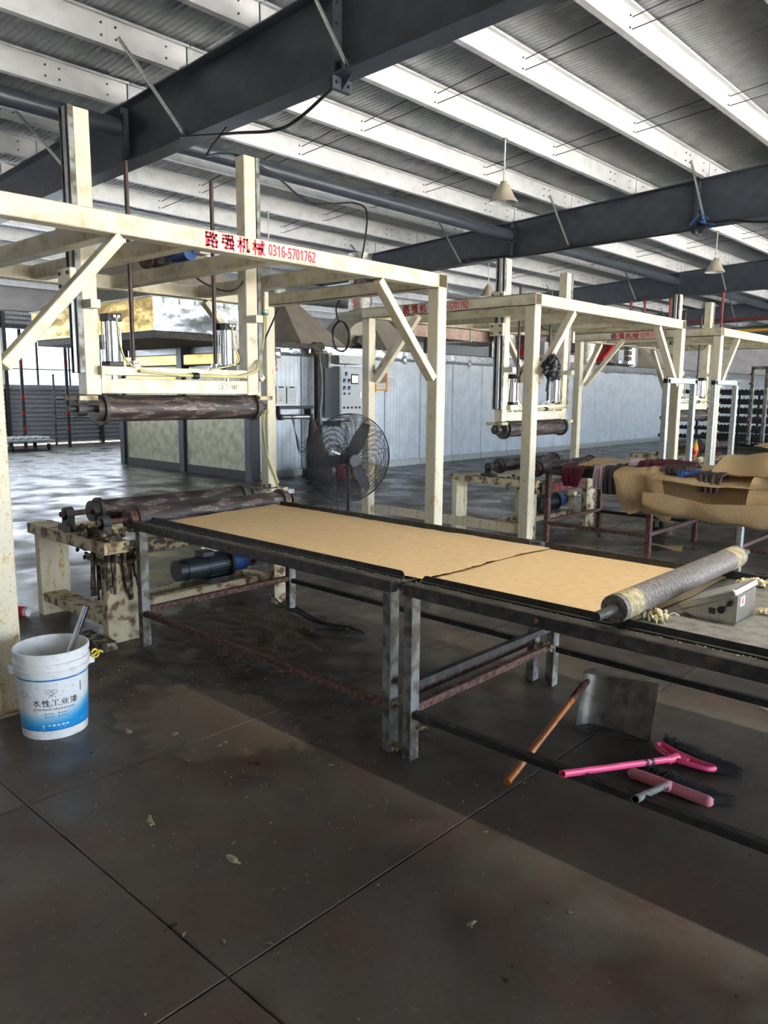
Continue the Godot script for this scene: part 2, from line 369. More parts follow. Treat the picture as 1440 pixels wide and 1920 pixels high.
func near_floor(fine: Texture2D) -> StandardMaterial3D:
	# 6.1 m square of concrete from (-5.16, -5.8): stains, dried wash lines, paint smears and dust, as they lie in the photograph
	var S := 1024
	var big := fbm(301, 0.006, 4); var mid := fbm(303, 0.02, 5); var spk := fbm(307, 0.2, 2); var wash := fbm(311, 0.012, 4)
	var out := PackedByteArray(); out.resize(S * S * 3)
	var ro := PackedByteArray(); ro.resize(S * S * 3)
	for j in S:
		var z := -5.8 + 6.1 * j / S
		for i in S:
			var x := -5.16 + 6.1 * i / S
			var p := big.get_noise_2d(i, j); var q := mid.get_noise_2d(i, j); var s := spk.get_noise_2d(i, j)
			var c := Color(.25, .222, .188).lerp(Color(.345, .315, .275), clampf(.5 + p * .9 + q * .5, 0, 1))
			var red := clampf(wash.get_noise_2d(i + 500, j) * 2.4 + .1, 0, 1)
			c = c.lerp(Color(.31, .20, .155), red * .42)
			var rough := .5 + q * .35
			# wet, dark patches spreading from under the feed bench
			var wet := clampf(1.3 - Vector2((x + 3.1) / 1.0, (z + 2.35) / .62).length() + q * .9, 0, 1)
			c = c.lerp(Color(.15, .13, .11), wet * .75)
			# the pale, still damp slurry tongue beside the bucket
			var slurry := clampf((1.0 - Vector2((x + 2.86) / .52, (z + 1.95) / .34).length() + q * .5) * 6.0, 0, 1)
			c = c.lerp(Color(.43, .375, .32), slurry * .85)
			rough = lerpf(rough, .34, slurry)
			# brown dust under the first work table
			var dust := clampf((1.05 - Vector2((x + 3.75) / .8, (z + 2.85) / .55).length() + q * .8) * 2.0, 0, 1)
			c = c.lerp(Color(.37, .31, .235), dust * (.7 + s * .5))
			rough = lerpf(rough, .95, dust)
			if s > .62: c = c.lerp(Color(.50, .44, .34), .35)
			if s < -.55: c = c.lerp(Color(.17, .15, .12), .35)
			var k := (j * S + i) * 3
			out[k] = clampi(int(c.r * 255), 0, 255); out[k + 1] = clampi(int(c.g * 255), 0, 255); out[k + 2] = clampi(int(c.b * 255), 0, 255)
			var r8 := clampi(int(rough * 255), 40, 255)
			ro[k] = r8; ro[k + 1] = r8; ro[k + 2] = r8
	var m := StandardMaterial3D.new()
	m.resource_name = "workshop_concrete"
	m.albedo_texture = ImageTexture.create_from_image(Image.create_from_data(S, S, false, Image.FORMAT_RGB8, out))
	m.roughness_texture = ImageTexture.create_from_image(Image.create_from_data(S, S, false, Image.FORMAT_RGB8, ro))
	return m

# ---------------------------------------------------------------- the hall
const RAFTERS := [3.05, -4.95, -12.95, -20.95, -28.95, -36.95]
const X0 := -21.3
const X1 := 9.0
const Z0 := 7.0
const Z1 := -37.2
func purlin_y(x: float) -> float: return 5.14 + 0.05 * x

func _ready():
	rng.seed = 7
	# camera: 26 mm phone lens held at 1.5 m, 8.8 degrees down
	var cam := Camera3D.new()
	cam.name = "camera"
	var yaw := -0.743156; var pitch := 0.154138; var roll := 0.008556
	var fw := Vector3(sin(yaw) * cos(pitch), -sin(pitch), -cos(yaw) * cos(pitch))
	var rt := Vector3(cos(yaw), 0, sin(yaw))
	var up := rt.cross(fw)
	var r2 := rt * cos(roll) + up * sin(roll)
	var u2 := up * cos(roll) - rt * sin(roll)
	cam.transform = Transform3D(Basis(r2, u2, -fw), Vector3(0, 1.5, 0))
	cam.fov = 67.2
	add_child(cam)
	cam.current = true
	# daylight: a sky outside, and the sun falling through the loading doors in the wall at x = 9
	var we := WorldEnvironment.new()
	we.name = "environment"
	var env := Environment.new()
	env.background_mode = Environment.BG_SKY
	var sky := Sky.new()
	var sm := ProceduralSkyMaterial.new()
	sm.sky_top_color = c8(150, 186, 232); sm.sky_horizon_color = c8(222, 230, 240); sm.ground_bottom_color = c8(150, 146, 138); sm.ground_horizon_color = c8(206, 206, 202)
	sm.energy_multiplier = 9.0
	sky.sky_material = sm
	env.sky = sky
	env.tonemap_mode = Environment.TONE_MAPPER_LINEAR
	env.tonemap_exposure = 3.4
	env.sdfgi_enabled = true; env.ssao_enabled = true; env.ssil_enabled = true
	we.environment = env
	add_child(we)
	var sun := DirectionalLight3D.new()
	sun.name = "sun"
	sun.light_energy = 24.0; sun.light_color = c8(255, 248, 236); sun.light_angular_distance = 0.6; sun.shadow_enabled = true
	add_child(sun)
	sun.look_at_from_position(Vector3.ZERO, Vector3(-0.62, -0.78, -0.06))
	make_materials()
	build_hall()
	build_presses()
	build_benches()
	build_tables()
	build_oven()
	build_back()
	build_floor_things()
	build_small()

func area(called: String, at: Vector3, towards: Vector3, size: Vector2, energy: float, col: Color):
	var l := AreaLight3D.new()
	l.name = called
	l.area_size = size; l.light_energy = energy; l.light_color = col; l.shadow_enabled = true
	l.area_range = 60.0; l.area_attenuation = 2.0
	add_child(l, true)
	l.look_at_from_position(at, at + towards, Vector3.UP if absf(towards.y) < .5 else Vector3.BACK)

func build_hall():
	# floor: concrete slabs with open joints
	var floor_ := setting("floor", "stained grey concrete floor cast in long slabs with open joints")
	put("bed", sp(Vector3(X0, -.3, Z1), Vector3(X1, -.008, Z0)), "joint_fill", floor_)
	var xs := []; var x := -1.5 + 1.22 * 9
	while x > X0: xs.append(x); x -= 1.22
	xs.push_front(X1); xs.append(X0)
	var zs := [Z0, 3.7, -1.05, -5.8, -10.55, -15.3, -20.05, -24.8, -29.55, Z1]
	for i in xs.size() - 1:
		for j in zs.size() - 1:
			var a := Vector3(xs[i + 1] + .002, -.09, zs[j + 1] + .002); var b := Vector3(xs[i] - .002, 0, zs[j] - .002)
			var near: bool = b.x < 1.0 and a.x > -5.3 and a.z > -5.9
			var m := MB.new()
			var e := .003
			var U := func(p: Vector3): return Vector2((p.x + 5.16) / 6.1, (p.z + 5.8) / 6.1)
			var top := [Vector3(a.x + e, 0, a.z + e), Vector3(b.x - e, 0, a.z + e), Vector3(b.x - e, 0, b.z - e), Vector3(a.x + e, 0, b.z - e)]
			var low := [Vector3(a.x, -e, a.z), Vector3(b.x, -e, a.z), Vector3(b.x, -e, b.z), Vector3(a.x, -e, b.z)]
			m.tri(top[0], top[1], top[2], Vector3.UP, Vector3.UP, Vector3.UP, U.call(top[0]), U.call(top[1]), U.call(top[2]))
			m.tri(top[0], top[2], top[3], Vector3.UP, Vector3.UP, Vector3.UP, U.call(top[0]), U.call(top[2]), U.call(top[3]))
			for k in 4:
				var k2 := (k + 1) % 4
				var o: Vector3 = (top[k] + top[k2]) * .5 - (top[0] + top[2]) * .5
				var nn := (o.normalized() + Vector3.UP).normalized()
				m.tri(top[k], top[k2], low[k2], nn, nn, nn, U.call(top[k]), U.call(top[k2]), U.call(low[k2]))
				m.tri(top[k], low[k2], low[k], nn, nn, nn, U.call(top[k]), U.call(low[k2]), U.call(low[k]))
				var da := Vector3(0, -.06, 0)
				m.tri(low[k], low[k2], low[k2] + da, o, o, o, U.call(low[k]), U.call(low[k2]), U.call(low[k2]))
				m.tri(low[k], low[k2] + da, low[k] + da, o, o, o, U.call(low[k]), U.call(low[k2]), U.call(low[k]))
			put("slab", m, "floor_near" if near else "floor_far", floor_)
	# outside: the loading yard the sun lights
	var yard := setting("ground_yard", "pale sunlit concrete yard outside the loading doors")
	put("paving", sp(Vector3(X1 + .25, -.3, -60), Vector3(60, -.02, 30)), "apron", yard)
	# ceiling: ribbed sheets on Z purlins
	var ceil := setting("ceiling", "ribbed grey steel roof sheets on white Z purlins")
	var mid := (X0 + X1) * .5; var half := (X1 - X0) * .5
	var tilt := Basis(Vector3.BACK, atan(.05))
	var prof := MB.new()
	for k in 14:
		var z0 := -k / 14.0; var zz := [z0, z0 - .050, z0 - .056, z0 - .066, z0 - 1 / 14.0]; var yy := [0.0, 0.0, -.010, -.010, 0.0]
		for q in 4: prof.quad(Vector3(-half - .1, yy[q], zz[q]), Vector3(half + .1, yy[q], zz[q]), Vector3(half + .1, yy[q + 1], zz[q + 1]), Vector3(-half - .1, yy[q + 1], zz[q + 1]), Vector3.DOWN)
	prof.box(Vector3(0, .05, -.5), Vector3(half * 2 + .2, .06, 1.0))
	var sheet := prof.mesh()
	var zc := Z0
	while zc > Z1:
		var s := put("roof_sheet", sheet, "roof_steel", ceil)
		s.transform = Transform3D(tilt, Vector3(mid, purlin_y(mid) + .275, zc))
		zc -= 1.0
	var pz := MB.new()                                   # one Z purlin, 8 m, along z, origin at the web's foot
	pz.span(Vector3(-.004, 0, -3.99), Vector3(.004, .25, 3.99))
	pz.span(Vector3(-.075, 0, -3.99), Vector3(-.004, .006, 3.99)); pz.span(Vector3(-.075, 0, -3.99), Vector3(-.069, .022, 3.99))
	pz.span(Vector3(.004, .244, -3.99), Vector3(.075, .25, 3.99)); pz.span(Vector3(.069, .228, -3.99), Vector3(.075, .25, 3.99))
	for e in [-1, 1]: pz.span(Vector3(.004, .012, e * 3.1 - .012), Vector3(.007, .24, e * 3.98))
	var pm := pz.mesh()
	var bolts := MB.new()
	for e in [-1, 1]:
		for d in [3.05, 3.2, 3.75]:
			for y in [.07, .18]: bolts.cyl(Vector3(.004, y, e * d), Vector3(.016, y, e * d), .011, -1, 6)
	for d in [-1.35, 1.35]:
		for y in [.06, .17]: bolts.cyl(Vector3(.004, y, d + .05), Vector3(.014, y, d + .05), .010, -1, 6)
	var bm := bolts.mesh()
	var rodm := {}
	for bay in 5:
		var zm: float = (RAFTERS[bay] + RAFTERS[bay + 1]) * .5
		for i in range(-12, 13):
			var px := -(6.183 + 1.21 * i)
			if px < X0 + .2 or px > X1 - .2: continue
			var p := put("purlin", pm, "purlin_white", ceil)
			p.position = Vector3(px, purlin_y(px), zm)
			if bay < 4 and px < -2 and px > -13:
				var bb := put("bolt_row", bm, "dark_grey", p); bb.set_meta("kind", "stuff")
				for d in [-1.35, 1.35]:
					for y in [.06, .17]:
						var r := MB.new()
						r.cyl(Vector3(0, y, d), Vector3(1.21, y + .06 + .04, d + (.10 if y > .1 else -.02)), .006, -1, 5)
						var rr := put("sag_rod", r, "dark_grey", ceil)
						rr.position = p.position
	# rafters
	var names := ["behind the camera side bay", "passing over the stencilled press frame", "hung with three pale struts beyond the pendant lamp", "above the third press frame", "deep in the hall near its end", "against the end wall of the hall"]
	for k in RAFTERS.size(): rafter(RAFTERS[k], "dark slate tapered steel rafter " + names[k])
	for k in 5:
		var o := setting("strut_pipe", "long dark round roof strut between two rafters")
		put("pipe", rod(Vector3(-8.6, 4.46, RAFTERS[k] - .14), Vector3(-8.6, 4.46, RAFTERS[k + 1] + .14), .1, 20), "slate", o)
		for e in [RAFTERS[k] - .13, RAFTERS[k + 1] + .13]: put("end_plate", bx(Vector3(-8.6, 4.46, e), Vector3(.26, .26, .016)), "slate", o)
	# walls
	var wl := setting("wall_left", "long side wall of grey ribbed shutters under a row of bright windows")
	put("upper_panel", sp(Vector3(X0 - .2, 3.55, Z1), Vector3(X0, 4.5, Z0)), "wall_pale", wl)
	put("lintel", sp(Vector3(X0 - .2, 3.08, Z1), Vector3(X0 + .03, 3.18, Z0)), "slate", wl)
	put("sill_beam", sp(Vector3(X0 - .2, 1.5, Z1), Vector3(X0 + .06, 1.62, Z0)), "wall_slat", wl)
	put("backing", sp(Vector3(X0 - .2, 0, Z1), Vector3(X0 - .06, 1.5, Z0)), "wall_slat", wl)
	for seg in 8:
		var za := 2.0 - seg * 2.6
		for r in 12:
			put("slat", bx(Vector3(X0 - .03, .07 + r * .122, za - 1.3), Vector3(.06, .088, 2.52), .02), "wall_slat", wl)
		for r in 3: put("louvre", bx(Vector3(X0 - .02, 3.24 + r * .12, za - 1.3), Vector3(.06, .09, 2.56), .02), "wall_slat", wl)
		put("mullion_post", sp(Vector3(X0 - .1, 0, za - .05), Vector3(X0 + .08, 3.5, za + .05)), "dark_grey", wl)
	put("window_backing", sp(Vector3(X0 - .22, 3.18, Z1), Vector3(X0 - .1, 3.55, Z0)), "wall_slat", wl)
	var zw := 5.0
	var n := 0
	while zw > -33.0:
		n += 1
		var w := setting("window_%d" % n, "frosted window in grey steel frame glowing with daylight")
		put("pane", sp(Vector3(X0 - .1, 1.62, zw - 2.5), Vector3(X0 - .08, 3.08, zw - .02)), "daylight_pane", w)
		for z in [zw - .04, zw - .84, zw - 1.67, zw - 2.48]: put("frame", sp(Vector3(X0 - .08, 1.62, z - .025), Vector3(X0 - .03, 3.08, z + .025)), "dark_grey", w)
		put("frame", sp(Vector3(X0 - .08, 2.02, zw - 2.5), Vector3(X0 - .04, 2.05, zw)), "dark_grey", w)
		zw -= 2.52
	for k in 4: area("window_light", Vector3(X0 + .12, 2.35, -0.5 - k * 9.0), Vector3.RIGHT, Vector2(8.6, 1.4), 7.5, c8(228, 240, 255))
	# the wall with the loading doors, behind the photographer
	var wr := setting("wall_right", "pale side wall with tall open loading doors")
	var doors := [[-.2, -5.0], [-8.2, -13.0], [-16.2, -21.0], [-24.2, -29.0]]
	var zz := Z0
	for k in doors.size():
		put("pier", sp(Vector3(X1, -.3, doors[k][0]), Vector3(X1 + .25, 3.6, zz)), "wall_pale", wr)
		var d := setting("door_%d" % (k + 1), "open loading doorway with steel jambs")
		for z in [doors[k][0] - .05, doors[k][1] + .05]: put("jamb", sp(Vector3(X1 - .04, 0, z - .05), Vector3(X1 + .29, 3.6, z + .05)), "slate", d)
		zz = doors[k][1]
	put("pier", sp(Vector3(X1, -.3, Z1), Vector3(X1 + .25, 3.6, zz)), "wall_pale", wr)
	put("upper_wall", sp(Vector3(X1, 3.6, Z1), Vector3(X1 + .25, 6.2, Z0)), "wall_pale", wr)
	var wb := setting("wall_back", "pale end wall behind the photographer")
	put("panel", sp(Vector3(X0, -.3, Z0), Vector3(X1 + .25, 6.3, Z0 + .2)), "wall_pale", wb)
	var wf := setting("wall_far", "pale end wall beyond the drying racks")
	put("panel", sp(Vector3(X0, -.3, Z1 - .2), Vector3(X1 + .25, 6.3, Z1)), "wall_pale", wf)
	batten(Vector3(-1.1, 3.42, -2.92), "trough lamp hung over the table that carries the steel tube")
	batten(Vector3(.5, 3.42, -2.92), "trough lamp hung past the end of the kraft paper table")
	# pendant lamps
	lamp(Vector3(-6.183, purlin_y(-6.183), -9.04), "conical grey pendant lamp hanging before the second rafter")
	lamp(Vector3(-6.183, purlin_y(-6.183), -16.8), "conical grey pendant lamp hanging before the third rafter")
	lamp(Vector3(-11.02, purlin_y(-11.02), -8.95), "pendant lamp just showing over the red stencilled telephone number")
	lamp(Vector3(-11.02, purlin_y(-11.02), -15.6), "pendant lamp beside the lift column of the second press")

func batten(at: Vector3, label: String):
	# a tube in a deep trough, hung over the work table just above the picture
	var o := thing("batten_lamp", label, "lamp", at, "batten lamps over the work table")
	for s in [-1, 1]: put("trough_side", sp(Vector3(-.72, -.10, s * .09 - .003), Vector3(.72, .30, s * .09 + .003)), "slate", o)
	for s in [-1, 1]: put("trough_end", sp(Vector3(s * .72 - .003, -.10, -.09), Vector3(s * .72 + .003, .30, .09)), "slate", o)
	put("trough_top", sp(Vector3(-.72, .30, -.09), Vector3(.72, .306, .09)), "slate", o)
	put("lamp_tube", rod(Vector3(-.69, .27, 0), Vector3(.69, .27, 0), .016, 12), "tube_glow", o)
	for s in [-.5, .5]: put("hanger", rod(Vector3(s, .306, 0), Vector3(s, purlin_y(at.x + s) - at.y, 0), .005, 6), "galv", o)
	area("lamp_tube_light", at + Vector3(0, .245, 0), Vector3.DOWN, Vector2(1.38, .05), 1.9, c8(255, 246, 230))

func rafter(z: float, label: String):
	var o := setting("roof_rafter", label)
	var yb := func(x): return 4.27 + .022 * x
	var web := MB.new()
	var P := PackedVector2Array([Vector2(X0, yb.call(X0)), Vector2(X1, yb.call(X1)), Vector2(X1, purlin_y(X1) - .01), Vector2(X0, purlin_y(X0) - .01)])
	web.extrude(P, Transform3D(Basis(), Vector3(0, 0, z - .005)), .01)
	put("web", web, "slate", o)
	var tf := MB.new(); tf.bar(Vector3(X0, purlin_y(X0) - .009, z), Vector3(X1, purlin_y(X1) - .009, z), .22, .016)
	put("top_flange", tf, "slate", o)
	var bf := MB.new(); bf.bar(Vector3(X0, yb.call(X0), z), Vector3(X1, yb.call(X1), z), .22, .018)
	put("bottom_flange", bf, "slate", o)
	for x in [-5.1, 3.2]:
		for e in [-.013, .013]: put("splice_plate", sp(Vector3(x + e - .011, yb.call(x) - .11, z - .11), Vector3(x + e + .011, purlin_y(x) + .02, z + .11)), "slate", o)
		for s in [-1, 1]:
			var gs := MB.new()
			gs.extrude(PackedVector2Array([Vector2(0, 0), Vector2(.12, 0), Vector2(0, -.1)]), Transform3D(Basis(Vector3(s, 0, 0), Vector3.UP, Vector3(0, 0, s)), Vector3(x + s * .024, yb.call(x) - .009, z)), .01)
			put("gusset", gs, "slate", o)
		for y in [.08, .22, .38, .54, .70]:
			for s in [-.07, .07]: put("bolt", rod(Vector3(x + .025, yb.call(x) - .14 + y, z + s), Vector3(x + .05, yb.call(x) - .14 + y, z + s), .014, 6), "slate", o)
	for x in [-8.6, -14.0]: put("stiffener", sp(Vector3(x - .005, yb.call(x), z - .1), Vector3(x + .005, purlin_y(x), z + .1)), "slate", o)
	for i in [-5, -3, -1, 1, 3, 5]:
		var x: float = -(6.183 + 1.21 * i)
		for s in [1]:
			var br := MB.new()
			br.bar(Vector3(x + .02, purlin_y(x) + .10, z + s * .78), Vector3(x + .02, yb.call(x) + .03, z + s * .06), .04, .005, Vector3.RIGHT)
			br.bar(Vector3(x + .02, purlin_y(x) + .10, z + s * .78), Vector3(x + .02, yb.call(x) + .03, z + s * .06), .005, .04, Vector3.RIGHT)
			put("brace", br, "galv", o)
			put("cleat", sp(Vector3(x - .02, yb.call(x), z + s * .02), Vector3(x + .03, yb.call(x) + .09, z + s * .09)), "slate", o)

func lamp(top: Vector3, label: String):
	var o := thing("pendant_lamp", label, "lamp", top, "unlit pendant lamps under the roof")
	put("stem", rod(Vector3(0, -.58, 0), Vector3(0, 0, 0), .011, 8), "opal", o)
	put("bracket", bx(Vector3(0, -.004, 0), Vector3(.06, .012, .06)), "galv", o)
	var m := MB.new()
	m.lathe([Vector2(.045, -.54), Vector2(.055, -.58), Vector2(.085, -.59), Vector2(.09, -.62), Vector2(.15, -.74), Vector2(.195, -.80), Vector2(.20, -.815)], 28, Transform3D(), true)
	put("shade", m, "lamp_shade", o)
	var q := MB.new()
	q.lathe([Vector2(.196, -.815), Vector2(.146, -.745), Vector2(.084, -.63), Vector2(0, -.62)], 28)
	put("reflector", q, "lamp_inside", o)
	var b := MB.new()
	b.lathe([Vector2(0, -.79), Vector2(.035, -.785), Vector2(.055, -.76), Vector2(.05, -.72), Vector2(.03, -.68), Vector2(.025, -.63)], 14, Transform3D(), true)
	put("bulb", b, "opal", o)

# ---------------------------------------------------------------- lettering
const GLYPH := {
	"lu": [[8, 8, 40, 8, 40, 36, 8, 36, 8, 8], [24, 36, 24, 86], [24, 58, 42, 58], [10, 52, 10, 90], [4, 92, 44, 84], [62, 4, 48, 30], [58, 16, 88, 16, 50, 56], [58, 30, 96, 56], [56, 62, 88, 62, 88, 94, 56, 94, 56, 62]],
	"qiang": [[8, 8, 36, 8, 36, 30, 10, 30, 8, 54, 38, 54, 36, 90, 22, 88], [54, 6, 88, 6, 88, 28, 54, 28, 54, 6], [48, 38, 94, 38, 94, 64, 48, 64, 48, 38], [71, 28, 71, 88], [46, 90, 92, 84], [84, 74, 97, 95]],
	"ji": [[4, 28, 44, 28], [24, 4, 24, 96], [22, 34, 4, 68], [26, 38, 42, 60], [56, 10, 56, 60, 46, 94], [56, 10, 82, 10, 82, 88, 97, 88, 97, 74]],
	"xie": [[2, 28, 38, 28], [20, 4, 20, 96], [18, 34, 2, 66], [22, 38, 36, 56], [44, 26, 98, 26], [44, 54, 72, 54], [53, 38, 50, 92], [65, 38, 65, 92], [78, 4, 82, 60, 98, 92], [93, 44, 72, 92], [87, 5, 96, 16]],
	"shui": [[50, 4, 50, 94, 36, 86], [6, 30, 40, 30, 8, 82], [88, 18, 58, 44], [54, 40, 97, 88]],
	"xing": [[22, 4, 22, 96], [9, 24, 5, 52], [33, 22, 38, 40], [56, 10, 44, 42], [48, 30, 94, 30], [50, 58, 90, 58], [70, 4, 70, 92], [40, 92, 99, 92]],
	"gong": [[12, 14, 88, 14], [50, 14, 50, 88], [3, 88, 97, 88]],
	"ye": [[36, 6, 36, 88], [64, 6, 64, 88], [10, 28, 24, 66], [90, 28, 76, 66], [3, 90, 97, 90]],
	"qi": [[8, 8, 22, 20], [3, 34, 17, 46], [5, 94, 22, 62], [32, 20, 98, 20], [64, 3, 64, 46], [62, 22, 36, 48], [66, 22, 96, 48], [64, 46, 34, 68], [64, 46, 97, 68], [64, 60, 64, 97, 54, 92], [44, 70, 54, 80], [88, 66, 76, 78], [54, 84, 36, 96], [74, 82, 94, 96]],
}
# strokes of one character laid into a 1 x 1 cell whose corner is xf's origin
func strokes(m: MB, key: String, xf: Transform3D, w := 10.0):
	for line in GLYPH[key]:
		for i in range(0, line.size() - 2, 2):
			var a := Vector2(line[i], 100 - line[i + 1]) / 100.0; var b := Vector2(line[i + 2], 100 - line[i + 3]) / 100.0
			var d := (b - a).normalized() * w * .005
			var s := Vector2(-d.y, d.x)
			var q := [a - d - s, b + d - s, b + d + s, a - d + s]
			m.quad(xf * Vector3(q[0].x, q[0].y, 0), xf * Vector3(q[1].x, q[1].y, 0), xf * Vector3(q[2].x, q[2].y, 0), xf * Vector3(q[3].x, q[3].y, 0), xf.basis.z)
func text_mesh(s: String, size: float, serif := false) -> TextMesh:
	var t := TextMesh.new()
	var f := SystemFont.new()
	f.font_names = PackedStringArray(["Droid Serif" if serif else "Droid Sans"]); f.font_weight = 700
	t.font = f; t.text = s; t.font_size = 64; t.pixel_size = size / 64.0; t.depth = 0.001
	t.horizontal_alignment = HORIZONTAL_ALIGNMENT_LEFT; t.vertical_alignment = VERTICAL_ALIGNMENT_CENTER
	return t
# the maker's line stencilled on a beam: right = reading direction, origin at the line's start and mid height
func stencil(parent: Node3D, at: Vector3, right: Vector3, material: String, size := .080, gap := .105, digits := true):
	var n := right.cross(Vector3.UP)
	var keys := ["lu", "qiang", "ji", "xie"]
	for i in 4:
		var m := MB.new()
		strokes(m, keys[i], Transform3D(Basis(right * size, Vector3.UP * size, n), at + right * (gap * i) - Vector3.UP * size * .5 + n * .0015), 14)
		put("character", m, material, parent)
	if digits:
		var t := put("lettering", text_mesh("0316-5701762", size * 1.08), material, parent)
		t.transform = Transform3D(Basis(right * .66, Vector3.UP, n), at + right * (gap * 4 + .005) + n * .001)

# ---------------------------------------------------------------- roller presses
func hollow(a: Vector3, b: Vector3, s: float, m := MB.new()) -> MB:   # a square tube along x with open ends
	var w := .006; var h := s * .5
	m.span(Vector3(a.x, a.y + h - w, a.z - h), Vector3(b.x, a.y + h, a.z + h)); m.span(Vector3(a.x, a.y - h, a.z - h), Vector3(b.x, a.y - h + w, a.z + h))
	m.span(Vector3(a.x, a.y - h, a.z - h), Vector3(b.x, a.y + h, a.z - h + w)); m.span(Vector3(a.x, a.y - h, a.z + h - w), Vector3(b.x, a.y + h, a.z + h))
	return m

func press(at: Vector3, lift: float, label: String, stencil_front: bool, pedestal: bool) -> Node3D:
	var o := thing("roller_press", label, "press machine", at, "cream roller presses along the oven")
	var by := 2.30
	var bk := -1.015
	for sx in [-1, 1]:
		for sz in [-1, 1]:
			var foot := 0.62 if (pedestal and sx < 0 and sz < 0) else 0.0
			var px: float = .95 if sx > 0 else bk
			put("post", sp(Vector3(px - .05, foot, sz * 1.585 - .05), Vector3(px + .05, 2.25, sz * 1.585 + .05), .006), "post", o)
			for brace in (2 if sx < 0 and sz > 0 else 1):
				var m := MB.new()
				if brace == 0: m.bar(Vector3(px + .01 * sx, 1.60, sz * 1.52), Vector3(px + .01 * sx, 2.24, sz * .93), .055, .075, Vector3.RIGHT, .004)
				else: m.bar(Vector3(sx * .89, 1.62, sz * 1.595), Vector3(sx * .34, 2.24, sz * 1.595), .055, .06, Vector3.BACK, .004)
				put("brace", m, "cream", o)
			if foot == 0: put("foot_plate", sp(Vector3(px - .09, 0, sz * 1.585 - .09), Vector3(px + .09, .012, sz * 1.585 + .09)), "rusty_cream", o)
	if pedestal:
		put("pedestal", sp(Vector3(-1.15, 0, -1.76), Vector3(-.86, .60, -1.42), .005), "block_pale", o)
		put("base_plate", sp(Vector3(-1.12, .60, -1.70), Vector3(-.89, .62, -1.46)), "rusty_cream", o)
		for e in [-.03, .03]: put("anchor_nut", rod(Vector3(-.93, .62, -1.49 + e), Vector3(-.93, .66, -1.49 + e), .014, 6), "dark_iron", o)
	for sz in [-1, 1]:
		put("side_beam", hollow(Vector3(-1.065, by, sz * 1.585), Vector3(1, by, sz * 1.585), .10), "cream", o)
		put("low_rail", sp(Vector3(-.9, .24, sz * 1.585 - .03), Vector3(.9, .32, sz * 1.585 + .03), .004), "post", o)
	for px in [bk, .95]: put("end_beam", sp(Vector3(px - .05, 2.25, -1.535), Vector3(px + .05, 2.35, 1.535), .005), "cream", o)
	for z in [.93, .50, -.10, -.83]: put("cross_beam", sp(Vector3(-.9, 2.25, z - .045), Vector3(.9, 2.345, z + .045), .004), "cream", o)
	# lift: two columns on rails, a yoke, two threaded spindles and two air cylinders
	for sz in [0, 1]:
		var z: float = .63 if sz == 0 else -.59
		var c := put("lift_column", sp(Vector3(-.05, 1.47 + lift, z - .05), Vector3(.05, 3.12 + lift, z + .05), .005), "cream", o)
		var w: float = 1.0 if sz == 0 else -1.0
		put("guide_rail", sp(Vector3(-.02, 1.60 + lift, z + w * .05), Vector3(.02, 3.12 + lift, z + w * .085), .004), "alu", c)
		for e in [-.05, .05]: put("rail_edge", sp(Vector3(e - .006, 1.60 + lift, z + w * .05), Vector3(e + .006, 3.12 + lift, z + w * .085), .002), "leg_steel", c)
		for y in [2.08, 2.39]:
			put("guide_block", sp(Vector3(-.08, y, z + w * .09), Vector3(.08, y + .13, z + w * .13), .004), "cream", o)
			for k in [Vector2(-.05, .03), Vector2(.05, .03), Vector2(-.05, .10), Vector2(.05, .10)]: put("bolt", rod(Vector3(k.x, y + k.y, z + w * .13), Vector3(k.x, y + k.y, z + w * .138), .011, 8), "black", o)
		put("stub_bracket", sp(Vector3(.05, 1.98 + lift, z - .01), Vector3(.16, 2.03 + lift, z + .05)), "cream", o)
		var q := .33 if sz == 0 else -.30
		put("spindle", rod(Vector3(0, 1.66 + lift, q), Vector3(0, 2.90 + lift, q), .014, 10), "spindle_brown", o)
		var nut := MB.new()
		nut.cyl(Vector3(0, 1.645 + lift, q), Vector3(0, 1.66 + lift, q), .055); nut.cyl(Vector3(0, 1.66 + lift, q), Vector3(0, 1.685 + lift, q), .03)
		for k in 4: nut.cyl(Vector3(cos(k * TAU / 4) * .042, 1.66 + lift, q + sin(k * TAU / 4) * .042), Vector3(cos(k * TAU / 4) * .042, 1.675 + lift, q + sin(k * TAU / 4) * .042), .007, -1, 6)
		put("spindle_nut", nut, "alu", o)
		var cz := .50 if sz == 0 else -.36
		var cy := put("air_cylinder", rod(Vector3(.05, 1.675 + lift, cz), Vector3(.05, 1.92 + lift, cz), .042, 24), "chrome", o)
		put("end_cap", bx(Vector3(.05, 1.94 + lift, cz), Vector3(.1, .045, .1), .004), "black", cy)
		put("end_cap", bx(Vector3(.05, 1.66 + lift, cz), Vector3(.1, .03, .1), .004), "black", cy)
		for k in [Vector2(.04, .04), Vector2(-.04, .04), Vector2(.04, -.04), Vector2(-.04, -.04)]: put("tie_rod", rod(Vector3(.05 + k.x, 1.66 + lift, cz + k.y), Vector3(.05 + k.x, 1.94 + lift, cz + k.y), .005, 6), "alu", cy)
		for e in [-.012, .014]: put("air_fitting", rod(Vector3(.1, 1.945 + lift, cz + e), Vector3(.125, 1.945 + lift, cz + e), .008, 8), "chrome", cy)
		put("hose", wire([Vector3(.12, 1.94 + lift, cz), Vector3(.13, 1.82 + lift, cz - .005), Vector3(.12, 1.70 + lift, cz - .04), Vector3(.10, 1.64 + lift, cz - .12 + sz * .3)], .007), "clear_hose", o)
		put("damper", rod(Vector3(-.02, 1.67 + lift, cz + (.07 if sz == 0 else -.09)), Vector3(-.02, 1.80 + lift, cz + (.07 if sz == 0 else -.09)), .017), "black", o)
